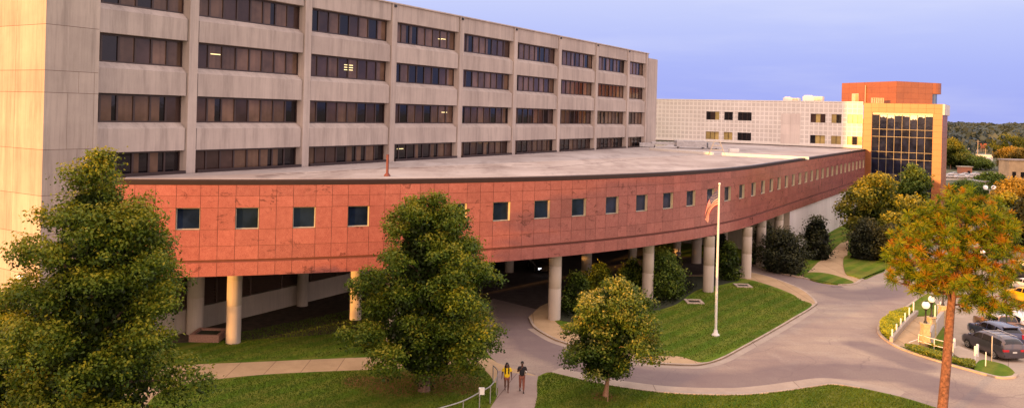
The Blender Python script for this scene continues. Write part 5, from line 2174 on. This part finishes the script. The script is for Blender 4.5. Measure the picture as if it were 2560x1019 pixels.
    m.box(xr - .035, xr + .25, -d['W'] / 2 * .84, d['W'] / 2 * .84, .36, .56, 0)
    P_('bumper', m, pmat if kind != 'pickup' else M_RIM)
    m = MB()
    s1 = car_section(st, d['ws'][0] - .35)
    for sg in (1, -1):
        m.box(s1[0] - .08, s1[0] + .06, sg * (s1[1] + .10) - .09, sg * (s1[1] + .10) + .09, s1[2] + .02, s1[2] + .19, 0)
    P_('mirror', m, pmat)
    if rack:
        m = MB()
        for sg in (1, -1):
            m.tube([(.2, sg * .62, st[6][3] + .06), (-1.9, sg * .62, st[6][3] + .04)], .025, 6)
        for q in (-.2, -.9, -1.6):
            m.tube([(q, -.62, st[6][3] + .06), (q, .62, st[6][3] + .06)], .022, 6)
        P_('roof_rack', m, M_RIM)
    if roofbox:
        m = MB()
        m.box(-2.2, -1.9, -.7, .7, st[6][3] - .06, st[6][3] + .0, 0)
        P_('spoiler', m, pmat)
    if kind == 'pickup' and lower:
        # silver cab over brown lower panels
        m = MB()
        rows = []
        for q in [1.42, 1.15, .9, .65, .3, 0, -.3, -.54]:
            r = car_ring(car_section(st, q))
            e = r[5:14]
            rows.append([(p[0], p[1] * 1.004, p[2] + .006) for p in e])
        m.grid(rows, 0, .5, True)
        P_('cab_roof', m, lower)
    return t


PG = paint('dark_grey_paint', (0.085, 0.075, 0.092), .3, .3)
PB = paint('dark_blue_paint', (0.05, 0.06, 0.125), .25, .2)
PW = paint('white_car_paint', (0.78, 0.76, 0.72))
PT_ = paint('tan_brown_paint', (0.30, 0.155, 0.085), .35)
PS = paint('silver_paint', (0.50, 0.46, 0.43), .3, .3)
PY_ = paint('yellow_car_paint', (0.72, 0.42, 0.01))
PK = paint('black_car_paint', (0.012, 0.012, 0.016))
PR = paint('red_car_paint', (0.28, 0.02, 0.02))

z = -LOT_D
zw = lotz(36.9, 64)
rg1 = G(2483.6, 897, lotz(37, 62.5))
fg1 = G(2417.7, 868, z)
cdx, cdy = fg1[0] - rg1[0], fg1[1] - rg1[1]
# the rear left wheel and front left wheel are seen; the car lies to their right
ang = atan2(cdy, cdx)
CG = 'cars parked in the lot'


def place_by_wheels(label, kind, pm, uv_rear, uv_front, **kw):
    rx, ry = G(*uv_rear, z)
    fx_, fy_ = G(*uv_front, z)
    a = atan2(fy_ - ry, fx_ - rx)
    hw = CARS[kind]['W'] / 2
    cx, cy = (rx + fx_) / 2 + hw * sin(a), (ry + fy_) / 2 - hw * cos(a)
    return make_car(label, kind, pm, cx, cy, a, z, CG, **kw)


place_by_wheels('dark grey minivan with red tail lights nearest the lawn tip at the lot entrance', 'minivan', PG, (2483.6, 896), (2417.7, 867.7), rack=True)
place_by_wheels('dark blue suv parked right behind the dark grey minivan', 'suv', PB, (2486, 864), (2430, 840), roofbox=True)
place_by_wheels('tan pickup truck with a silver cab between the blue suv and the white suv', 'pickup', PT_, (2514, 851), (2446, 823), lower=PS)
place_by_wheels('white minivan with dark windows beyond the tan pickup truck', 'minivan', PW, (2535, 835), (2480, 812))
for lab, kd, pm, (u, v) in (('yellow suv at the right edge under the pine branches', 'suv', PY_, (2552, 762)), ('white sedan at the right edge behind the yellow suv', 'sedan', PW, (2552, 730)),
                            ('black suv at the right edge behind the white sedan', 'suv', PK, (2562, 702)), ('white car farthest up the lot at the right edge with a red tail light', 'sedan', PW, (2566, 674)),
                            ):
    x_, y_ = G(u, v, z)
    make_car(lab, kd, pm, x_ + 1.2, y_ + 1.0, radians(102), z, CG)
# dark car facing out under the wing
x_, y_, _ = PT(1352, 670, 84)
make_car('black car with its headlights on in the dark drive under the wing', 'sedan', PK, x_, y_ + 1.5, radians(-78), 0, None, lit=True)

# ================================================================== PEOPLE
SKIN = plain('dark_brown_skin', (0.105, 0.045, 0.028), 0.55, var=.08)
M_YSH = plain('yellow_cotton', (0.85, 0.60, 0.01), 0.8, var=.06)
M_KSH = plain('black_cotton', (0.016, 0.015, 0.02), 0.8)
M_SHORT = plain('rust_brown_cloth', (0.24, 0.085, 0.055), 0.8)
M_HAIR = plain('black_hair', (0.012, 0.009, 0.009), 0.6)
M_SHOE = plain('dark_shoe', (0.03, 0.025, 0.025), 0.6)
M_SHOE2 = plain('brown_sandal', (0.16, 0.08, 0.05), 0.6)
M_EYE = plain('eye_white', (0.7, 0.68, 0.65), 0.3)
M_LIP = plain('lip', (0.14, 0.04, 0.035), 0.5)


def skin_mesh(name, joints, edges, mat, parent, root=0, sub=2):
    me = bpy.data.meshes.new(name)
    me.from_pydata([j[0] for j in joints], edges, [])
    o = bpy.data.objects.new(name, me)
    COL.objects.link(o)
    md = o.modifiers.new('Skin', 'SKIN')
    md.use_smooth_shade = True
    for i, v in enumerate(me.skin_vertices[0].data):
        r = joints[i][1]
        v.radius = (r, r) if not isinstance(r, tuple) else r
        v.use_root = (i == root)
    sb = o.modifiers.new('Sub', 'SUBSURF')
    sb.levels = sub
    sb.render_levels = sub
    dg = bpy.context.evaluated_depsgraph_get()
    dg.update()
    m2 = bpy.data.meshes.new_from_object(o.evaluated_get(dg))
    bpy.data.objects.remove(o)
    m2.materials.clear()
    m2.materials.append(mat)
    m2.name = name
    r = bpy.data.objects.new(name, m2)
    COL.objects.link(r)
    r.parent = parent
    r['_o'] = (0, 0, 0)
    return r


def person(label, x, y, rz, hgt, pose, top, bottom, shoe, hair, braids=False, loose=1.0):
    t = thing('person', label, 'person', (x, y, 0.012), None, rz)
    k = hgt / 1.75
    J, E = [], []

    def add(p, r, par=None):
        J.append((tuple(c * k for c in p), r * k if not isinstance(r, tuple) else tuple(q * k for q in r)))
        if par is not None:
            E.append((par, len(J) - 1))
        return len(J) - 1

    # facing -y; x to the figure's left is +x
    pel = add((0, 0, .94), (.135, .10))
    sp = add((0, -.01, 1.10), (.125, .09), pel)
    ch = add((0, -.01, 1.28), (.145, .105), sp)
    nb = add((0, .0, 1.44), (.065, .06), ch)
    nk = add((0, -.005, 1.52), .052, nb)
    hd = add((0, -.02, 1.60), (.074, .085), nk)
    h2 = add((0, -.015, 1.67), (.078, .092), hd)
    add((0, -.01, 1.735), (.05, .06), h2)
    ns = add((0, -.105, 1.63), .014, hd)
    feet = []
    for s, key in ((1, 'L'), (-1, 'R')):
        hip = add((s * .09, 0, .88), .088, pel)
        kn = add(pose['knee' + key], .058, hip)
        cf = add(tuple((pose['knee' + key][i] * .62 + pose['ank' + key][i] * .38) + (0.012 if i == 1 else 0) for i in range(3)), .055, kn)
        an_ = add(pose['ank' + key], .036, cf)
        a = pose['ank' + key]
        add((a[0], a[1] - .09, max(.03, a[2] - .05)), .036, an_)
        add((a[0], a[1] - .17, max(.02, a[2] - .07)), .025, len(J) - 1)
        sh = add((s * .185, .0, 1.40), .058, ch)
        el = add(pose['elb' + key], .040, sh)
        wr = add(pose['wri' + key], .027, el)
        # palm and five fingers
        w_, e_ = Vector(pose['wri' + key]), Vector(pose['elb' + key])
        d = (w_ - e_).normalized()
        side = d.cross(Vector((s, 0.2, 0.1))).normalized()
        nrm = d.cross(side).normalized()
        pm = add(tuple(w_ + d * .05), (.034, .02), wr)
        for q in range(4):
            b = w_ + d * .085 + side * (q - 1.5) * .02
            f1 = add(tuple(b), .0095, pm)
            L = (.055, .068, .064, .048)[q]
            f2 = add(tuple(b + d * L * .55 + nrm * .012 * s), .0088, f1)
            add(tuple(b + d * L + nrm * .04 * s), .0075, f2)
        th = add(tuple(w_ + d * .04 + side * .042), .0105, pm)
        add(tuple(w_ + d * .085 + side * .062 + nrm * .02 * s), .009, th)
    body = skin_mesh('body', J, E, SKIN, t, pel, 2)
    # shirt
    J, E = [], []
    a0 = add((0, -.002, pose['hem']), (.172 * loose, .13 * loose))
    a1 = add((0, -.01, 1.10), (.158 * loose, .122 * loose), a0)
    a2 = add((0, -.01, 1.30), (.172 * (1 + (loose - 1) * .5), .132), a1)
    a3 = add((0, 0, 1.43), (.09, .08), a2)
    for s, key in ((1, 'L'), (-1, 'R')):
        b1 = add((s * .19, 0, 1.40), .078, a2)
        e_ = pose['elb' + key]
        f = pose['slv']
        add((s * .19 + (e_[0] - s * .19) * f, e_[1] * f, 1.40 + (e_[2] - 1.40) * f), .070 * loose * loose, b1)
    skin_mesh('shirt', J, E, top, t, a0, 2)
    # trousers or shorts
    J, E = [], []
    a0 = add((0, 0, .93), (.155, .122))
    for s, key in ((1, 'L'), (-1, 'R')):
        hip = add((s * .092, 0, .86), .105, a0)
        kn = Vector(pose['knee' + key])
        h_ = Vector((s * .09, 0, .88))
        if pose['legs'] == 'short':
            add(tuple(h_.lerp(kn, .55)), .098, hip)
        else:
            k_ = add(tuple(kn), .078, hip)
            a = Vector(pose['ank' + key])
            add(tuple(kn.lerp(a, .85)), .058, k_)
    skin_mesh('trousers' if pose['legs'] != 'short' else 'shorts', J, E, bottom, t, a0, 2)
    for key in 'LR':
        a = pose['ank' + key]
        J, E = [], []
        b0 = add((a[0], a[1] + .035, max(.035, a[2] - .05)), .042)
        b1 = add((a[0], a[1] - .07, max(.035, a[2] - .055)), (.046, .038), b0)
        add((a[0], a[1] - .185, max(.025, a[2] - .07)), (.042, .028), b1)
        skin_mesh('shoe', J, E, shoe, t, b0, 2)
    # hair, face
    m = MB()
    c = (0, -.002 * k, 1.672 * k)
    rows = []
    for i in range(8):
        ph_ = pi * .5 * i / 7 * 1.15
        rows.append([(c[0] + .094 * k * sin(ph_) * cos(a) + 0, c[1] + (.112 * k * sin(ph_) * sin(a)) + .012 * k, c[2] + .102 * k * cos(ph_) - (.03 * k if False else 0)) for a in [2 * pi * q / 16 for q in range(16)]])
    m.grid(rows, 0, .5, True, True)
    if braids:
        for s in (-1, 1):
            for q in range(3):
                xo = s * (.065 + .018 * q)
                m.tube([(xo * k, (.03 - .02 * q) * k, 1.66 * k), (xo * 1.35 * k, -.03 * k, 1.54 * k), (xo * 1.25 * k, (-.135 - .01 * q) * k, 1.40 * k), (xo * 1.15 * k, (-.155 - .01 * q) * k, 1.22 * k), (xo * 1.1 * k, -.15 * k, 1.12 * k)], [.02, .02, .018, .016, .008], 6)
        m.tube([(0, .09 * k, 1.68 * k), (0, .12 * k, 1.5 * k), (0, .14 * k, 1.3 * k)], [.06, .07, .03], 8)
    ho = obj('hair', m, M_HAIR, None)
    ho.parent = t
    for s in (-1, 1):
        m = MB()
        m.ball((s * .030 * k, -.098 * k, 1.665 * k), .011 * k, 8)
        e = obj('eye', m, M_EYE, None)
        e.parent = t
        m = MB()
        m.ball((s * .078 * k, -.01 * k, 1.64 * k), .02 * k, 8, 0, 1.4)
        e = obj('ear', m, SKIN, None)
        e.parent = t
    m = MB()
    m.tube([(-.026 * k, -.098 * k, 1.588 * k), (0, -.106 * k, 1.590 * k), (.026 * k, -.098 * k, 1.588 * k)], .007 * k, 6)
    e = obj('mouth', m, M_LIP, None)
    e.parent = t
    return t


pose_w = dict(kneeL=(.10, -.07, .49), ankL=(.09, -.06, .075), kneeR=(-.09, -.03, .48), ankR=(-.075, .20, .17), elbL=(.27, .04, 1.14), wriL=(.29, -.02, .90), elbR=(-.27, .05, 1.14), wriR=(-.29, .04, .90), hem=.80, slv=.72, legs='short')
pose_m = dict(kneeL=(.10, -.10, .50), ankL=(.10, -.20, .075), kneeR=(-.09, .0, .49), ankR=(-.09, .18, .12), elbL=(.27, .0, 1.15), wriL=(.22, -.22, 1.18), elbR=(-.27, -.06, 1.16), wriR=(-.10, -.22, 1.36), hem=.90, slv=.6, legs='long')
px, py = G(1266, 979)
person('person in a loose yellow top with long dark braids walking on the sidewalk', px, py, radians(4), 1.70, pose_w, M_YSH, M_SHORT, M_SHOE2, True, True, 1.28)
px, py = G(1304, 978)
pm_ = person('person in a black t-shirt and rust trousers walking with one hand raised to the chin', px, py, radians(2), 1.76, pose_m, M_KSH, M_SHORT, M_SHOE, True)
m = MB()
m.box(px + .22, px + .30, py - .33, py - .20, 1.10, 1.32, 0)
cup = obj('white_cup', m, M_WHITE, None, (px + .25, py - .25, 1.1))
MBc = MB()
cx_, cy_ = px + .235, py - .25
MBc.lathe((cx_, cy_, 1.13), [(.002, 0), (.036, 0), (.048, .15), (.05, .155), (.004, .16)], 14)
bpy.data.objects.remove(cup)
cup = obj('paper_cup', MBc, M_WHITE, None, (cx_, cy_, 1.13))
tag(cup, 'white paper cup held by the person in the black t-shirt', 'cup')
# visitors in the shade under the wing
pose_s = dict(kneeL=(.10, -.04, .49), ankL=(.10, 0, .075), kneeR=(-.10, -.03, .49), ankR=(-.11, .02, .075), elbL=(.27, .03, 1.13), wriL=(.26, -.10, .90), elbR=(-.27, .02, 1.13), wriR=(-.25, -.12, .92), hem=.88, slv=.6, legs='long')
M_RSH = plain('red_cotton', (0.45, 0.04, 0.04), 0.8)
px, py, _ = PT(1684, 640, 90)
person('person in a red shirt standing in the shade under the wing beyond the shrubs', px, py, radians(30), 1.72, pose_s, M_RSH, M_KSH, M_SHOE, True)
px, py, _ = PT(1696, 640, 90.5)
M_GSH = plain('grey_blue_cotton', (0.16, 0.15, 0.22), 0.8)
person('person in a grey blue shirt standing in the shade beside the one in red', px, py, radians(-20), 1.72, pose_s, M_GSH, M_KSH, M_SHOE, True)
# ================================================================== FAR BACKGROUND


def bldg(name, label, u0, u1, vb, vt, z0, depth, mw, mr, wins=(), cat='building', roofh=0.0):
    a0, b0 = ab((u0 + u1) / 2, vb)
    y = F * (H - z0) / b0
    x0, x1 = PT(u0, vb, y)[0], PT(u1, vb, y)[0]
    zt = PT((u0 + u1) / 2, vt, y)[2]
    t = thing(name, label, cat, ((x0 + x1) / 2, y, z0))
    m = MB()
    m.box(x0, x1, y, y + depth, z0 - .5, zt)
    obj('wall', m, mw, t)
    m = MB()
    if roofh:
        yc = y + depth / 2
        m.face([(x0 - .5, y - .5, zt), (x1 + .5, y - .5, zt), (x1 + .5, yc, zt + roofh), (x0 - .5, yc, zt + roofh)])
        m.face([(x0 - .5, y + depth + .5, zt), (x1 + .5, y + depth + .5, zt), (x1 + .5, yc, zt + roofh), (x0 - .5, yc, zt + roofh)])
    else:
        m.box(x0 - .3, x1 + .3, y - .3, y + depth + .3, zt + .003, zt + .3)
    obj('roof', m, mr, t)
    for wu0, wu1, wv0, wv1 in wins:
        xa, _, za = PT(wu0, wv0, y - .05)
        xc, _, zc = PT(wu1, wv1, y - .05)
        m = MB()
        m.box(xa, xc, y - .05, y + .02, zc, za)
        obj('window', m, M_DARK, t)
    return t


M_BRICKFAR = plain('far_brick', (0.34, 0.15, 0.09), .85)
M_REDROOF = plain('red_orange_roof', (0.50, 0.14, 0.05), .7)
M_GREYC = plain('grey_concrete', (0.34, 0.28, 0.25), .85, var=.2, scale=.5)
M_TANC = plain('tan_concrete', (0.50, 0.36, 0.22), .85, var=.2, scale=.5)
bldg('brick_kiosk', 'small brick kiosk with a flat overhanging pale roof beside the far street', 2402, 2430, 437, 418, -1.7, 2.5, M_BRICKFAR, M_MULL, [(2419, 2426, 427, 435)])
bldg('long_shed', 'long low red orange roofed shed far off before the forest', 2450, 2494, 379, 371, -1.7, 4, M_TANC, M_REDROOF, roofh=3.2)
bldg('pale_shed', 'long pale roofed shed far off left of the red roofed one', 2384, 2447, 379, 372, -1.7, 4, M_WHITEC, M_REVEAL, roofh=1.5)
bldg('white_warehouse', 'small bright white warehouse among the far trees', 2452, 2482, 403, 388, -1.7, 4, M_WHITE, M_WHITEC, [(2456, 2459, 395, 401)])
bldg('concrete_building', 'two storey pale concrete building at the right edge beyond the trees', 2521, 2600, 472, 402, -1.7, 5, M_TANC, M_GREYC, [(2531, 2540, 429, 447), (2552, 2575, 430, 445)])
bldg('grey_annex', 'low flat grey building left of the two storey concrete building', 2449, 2523, 486, 455, -1.7, 5, M_GREYC, M_METAL_ROOF, [(2460, 2478, 472, 482), (2486, 2500, 474, 483)])
m = MB()
sheet(m, [G(2300, 452, -1.7), G(2700, 440, -1.7), G(2700, 428, -1.7), G(2300, 434, -1.7)], -1.70)
struct('street', m, M_LOT)
m = MB()
sheet(m, [G(2300, 480, -1.7), G(2560, 500, -1.7), G(2560, 488, -1.7), G(2300, 466, -1.7)], -1.70)
struct('street', m, M_LOT)
for lab, u, v0, v1 in (('far utility pole by the red roofed shed', 2445, 350, 376), ('nearer wooden utility pole before the white warehouse', 2464, 372, 398), ('utility pole behind the brick kiosk', 2416, 398, 419)):
    a, b = ab(u, v1)
    y = F * (H + 1.7) / b if v1 > 376 else 420
    x_, _, zt = PT(u, v0, y)
    m = MB()
    m.tube([(x_, y, -2), (x_, y, zt)], .16, 6)
    m.tube([(x_ - 1.2, y, zt - .8), (x_ + 1.2, y, zt - .8)], .08, 5)
    tag(obj('utility_pole', m, M_MULL, None, (x_, y, -1.7)), lab, 'utility pole')
rr = random.Random(4)
for k in range(9):
    u, v = 2376 + k * 13 + rr.uniform(-3, 3), (441 if k % 2 else 446) + rr.uniform(-1, 1)
    x_, y_ = G(u, v, -1.69)
    if k == 0:
        first_car = make_car('pale car parked along the far street nearest the glass tower', 'sedan', PS, x_, y_, .1, -1.69, 'cars parked along the far street')
    else:
        c_ = copy_tree(first_car)
        c_.location = (x_, y_, -1.69)
        c_.rotation_euler[2] = rr.choice((.1, 3.2))
        c_['label'] = 'pale car parked along the far street, one of the row beyond the brick kiosk'
# trees between the lot and the street
for lab, nm, u, y, vt, w_, h0, mat, sd, pf, tn in (
        ('green tree by the street right of the glass tower', 'tree', 2390, 350, 378, 13, 2, L_GREEN, 81, ball_, (.3, .75)),
        ('bright green bushy tree beside the far street', 'tree', 2405, 335, 393, 12, 1.5, L_YEL, 82, ball_, (.2, .6)),
        ('wide dull green tree behind the brick kiosk', 'tree', 2440, 330, 400, 12, 1.5, L_GREEN, 83, ball_, (.2, .5)),
        ('bronze leaved tree in front of the white warehouse', 'tree', 2528, 330, 372, 11, 2, L_AUT, 84, ball_, (.3, .7)),
        ('second bronze leaved tree farther right behind the concrete building', 'tree', 2556, 300, 376, 10, 2, L_AUT, 85, ball_, (.25, .6)),
        ('dark green tree left of the low grey building', 'tree', 2425, 172, 463, 11, .5, L_GREEN, 86, ball_, (.1, .4)),
        ('dark tree between the kiosk and the low grey building', 'tree', 2480, 215, 438, 8, .5, L_GREEN, 87, ball_, (.1, .45)),
        ('rust coloured tree at the right edge in front of the concrete building', 'tree', 2545, 125, 452, 8, 2, L_AUT, 88, ball_, (.35, .8)),
        ('yellow green tree behind the top of the pine', 'tree', 2525, 112, 484, 5.2, 1.5, L_YEL, 89, ball_, (.3, .75)),
        ('dark green tree behind the right side of the pine crown', 'tree', 2490, 105, 505, 5.5, 1.2, L_GREEN, 90, egg, (.2, .55)),
        ('tall dark tree at the right edge beyond the parked cars', 'tree', 2560, 108, 500, 5, 1.5, L_BUSH, 91, egg, (.2, .6)),
        ('pale green tree at the left of the far tree line', 'tree', 2378, 330, 350, 12, 2, L_YEL, 92, egg, (.2, .5)),
        ('dull green tree far off standing above the red roof', 'tree', 2520, 470, 346, 20, 2, L_YEL, 93, ball_, (.1, .4))):
    x_, _, zt = PT(u, vt, y)
    broadleaf(lab, x_, y, -1.7, zt + 1.7, h0, pf, w_, 42, 26 if y > 200 else 45, .34 if y > 200 else .22, mat, M_TRUNK, .22, sd, nm, crad=.2, tone=tn)
# the wood that closes the horizon
rng = np.random.default_rng(123)
Vs, Ts = [], []
for d0, cnt, sz in ((520, 200, 1.7), (700, 200, 1.9), (900, 220, 2.4), (1200, 240, 3), (1700, 260, 4), (2400, 300, 6), (3400, 320, 9)):
    for k in range(cnt):
        a = rng.uniform(-.10, 1.02)
        d = d0 * rng.uniform(.85, 1.2)
        cx, cy = d * a, d
        hh = rng.uniform(10, 17) + (max(0, d - 1000) * .0035)
        w_ = rng.uniform(5, 9) * (1 + d / 1500)
        n = 46
        dd = unit(rng.normal(size=(n, 3)) + np.array([0, 0, .3]))
        p = np.array([cx, cy, -1.7 + hh * .5]) + dd * np.array([w_, w_, hh * .5])
        Vs.append(leaf_quads(p, unit(dd + .5 * rng.normal(size=(n, 3))), sz * rng.uniform(.7, 1.4, n), rng, .8))
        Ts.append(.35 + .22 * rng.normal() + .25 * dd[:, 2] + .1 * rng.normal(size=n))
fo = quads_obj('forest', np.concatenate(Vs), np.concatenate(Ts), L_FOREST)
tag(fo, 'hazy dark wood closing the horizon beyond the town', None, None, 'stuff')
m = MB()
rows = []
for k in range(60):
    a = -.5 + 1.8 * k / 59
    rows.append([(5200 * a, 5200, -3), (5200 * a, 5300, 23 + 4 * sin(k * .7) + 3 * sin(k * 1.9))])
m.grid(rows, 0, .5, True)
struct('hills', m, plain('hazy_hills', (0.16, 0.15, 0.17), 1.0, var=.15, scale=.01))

# ================================================================== UNSEEN TREES, placed and sized towards the low sun for their shadows
SAZ = (-.663, -.749)   # horizontal direction to the sun
SEL = radians(4.6)
k = 0
for off, dist, hh, w_ in ((-31, 52, 6.6, 8), (-24, 49, 6.0, 7), (-3.5, 50, 7.6, 8), (3.5, 52, 7.2, 6.5), (9.5, 47, 6.2, 6), (16.5, 50, 15.5, 7.5), (23, 54, 8.0, 8)):
    cx, cy = -19 + SAZ[0] * dist + .749 * off, 56 + SAZ[1] * dist - .663 * off
    if k == 0:
        tr0 = broadleaf('unseen tree added left of the site to cast shade on the wing', cx, cy, 0, hh, .3, ball_, w_, 60, 70, .26, L_OAK, M_TRUNK, .3, 300, 'shadow_tree', 'unseen trees added to cast shade', crad=.2)
        base = hh
    else:
        c_ = copy_tree(tr0)
        c_.location = (cx, cy, 0)
        c_.scale = (w_ / 8, w_ / 8, hh / base)
        c_.rotation_euler[2] = k * 1.3
    k += 1

# ================================================================== CAMERA, SUN, SKY
cam = bpy.data.cameras.new('camera')
co = bpy.data.objects.new('camera', cam)
COL.objects.link(co)
cam.sensor_width = 36
cam.lens = F / 2560 * 36
cam.shift_y = -(509.5 - V0) / 2560
cam.clip_start = .5
cam.clip_end = 20000
co.location = (0, 0, H)
co.matrix_world = Matrix.Translation((0, 0, H)) @ Matrix.Rotation(pi / 2, 4, 'X') @ Matrix.Rotation(PH, 4, 'Z')
SC.camera = co
sd = bpy.data.lights.new('sun', 'SUN')
sd.energy = 7.2
sd.angle = radians(0.6)
sd.color = (1.0, 0.45, 0.11)
so_ = bpy.data.objects.new('sun', sd)
COL.objects.link(so_)
d = Vector((-SAZ[0] * cos(SEL), -SAZ[1] * cos(SEL), -sin(SEL)))
so_.rotation_euler = d.to_track_quat('-Z', 'Y').to_euler()
so_.location = (-60, -40, 60)

wd = bpy.data.worlds.new('World')
SC.world = wd
wd.use_nodes = True
nt = wd.node_tree
bg = nt.nodes['Background']
sky = N(nt, 'ShaderNodeTexSky', sky_type='NISHITA')
sky.sun_disc = False
sky.sun_elevation = SEL
sky.sun_rotation = atan2(SAZ[0], SAZ[1])
sky.air_density = 1.0
sky.dust_density = 1.5
sky.ozone_density = 3.0
tc = N(nt, 'ShaderNodeTexCoord')
sp = N(nt, 'ShaderNodeSeparateXYZ')
nt.links.new(tc.outputs['Generated'], sp.inputs[0])
# evening sky away from the sun: pale periwinkle above, deeper blue at the horizon
away = ramp(nt, sp.outputs['Z'], [(0.0, (2.85, 3.3, 7.4)), (0.06, (3.3, 3.75, 7.6)), (0.145, (4.8, 5.15, 7.7)), (0.30, (9.0, 8.4, 9.2)), (0.7, (13.5, 11.6, 11.2))])
# the rest of the dome: pinkish afterglow
pink = ramp(nt, sp.outputs['Z'], [(0.0, (15.5, 11.3, 10.4)), (0.25, (15.0, 11.6, 10.8)), (1.0, (13.0, 10.6, 10.6))])
mr = N(nt, 'ShaderNodeMapRange', interpolation_type='SMOOTHSTEP')
mr.inputs[1].default_value = 0.35
mr.inputs[2].default_value = -0.30
nt.links.new(sp.outputs['Y'], mr.inputs[0])
grad = mix(nt, away, pink, mr.outputs[0])
# broad orange glow around the sun
dt = N(nt, 'ShaderNodeVectorMath', operation='DOT_PRODUCT')
nt.links.new(tc.outputs['Generated'], dt.inputs[0])
dt.inputs[1].default_value = (SAZ[0], SAZ[1], .12)
gl = N(nt, 'ShaderNodeMapRange', interpolation_type='SMOOTHSTEP')
gl.inputs[1].default_value = 0.45
gl.inputs[2].default_value = 1.0
nt.links.new(dt.outputs['Value'], gl.inputs[0])
grad = mix(nt, grad, (22, 13, 8.2), gl.outputs[0])
# thin high cloud streaks
cl = noise(nt, coords(nt, (1.2, 1.2, 9), 'Generated'), 2.2, 5, .55)
grad = mix(nt, grad, (6.6, 6.6, 7.8), ramp(nt, cl, [(.46, (0, 0, 0)), (.72, (.28,) * 3)]))
tot = mix(nt, grad, sky.outputs[0], .12)
nt.links.new(tot, bg.inputs['Color'])
bg.inputs['Strength'].default_value = .14

SC.view_settings.view_transform = 'Standard'
SC.view_settings.look = 'None'
SC.view_settings.exposure = 0
SC.view_settings.gamma = 1
SC.render.engine = 'CYCLES'
SC.cycles.max_bounces = 6
SC.cycles.use_denoising = True
for o in list(bpy.data.objects):
    if '_o' in o:
        del o['_o']
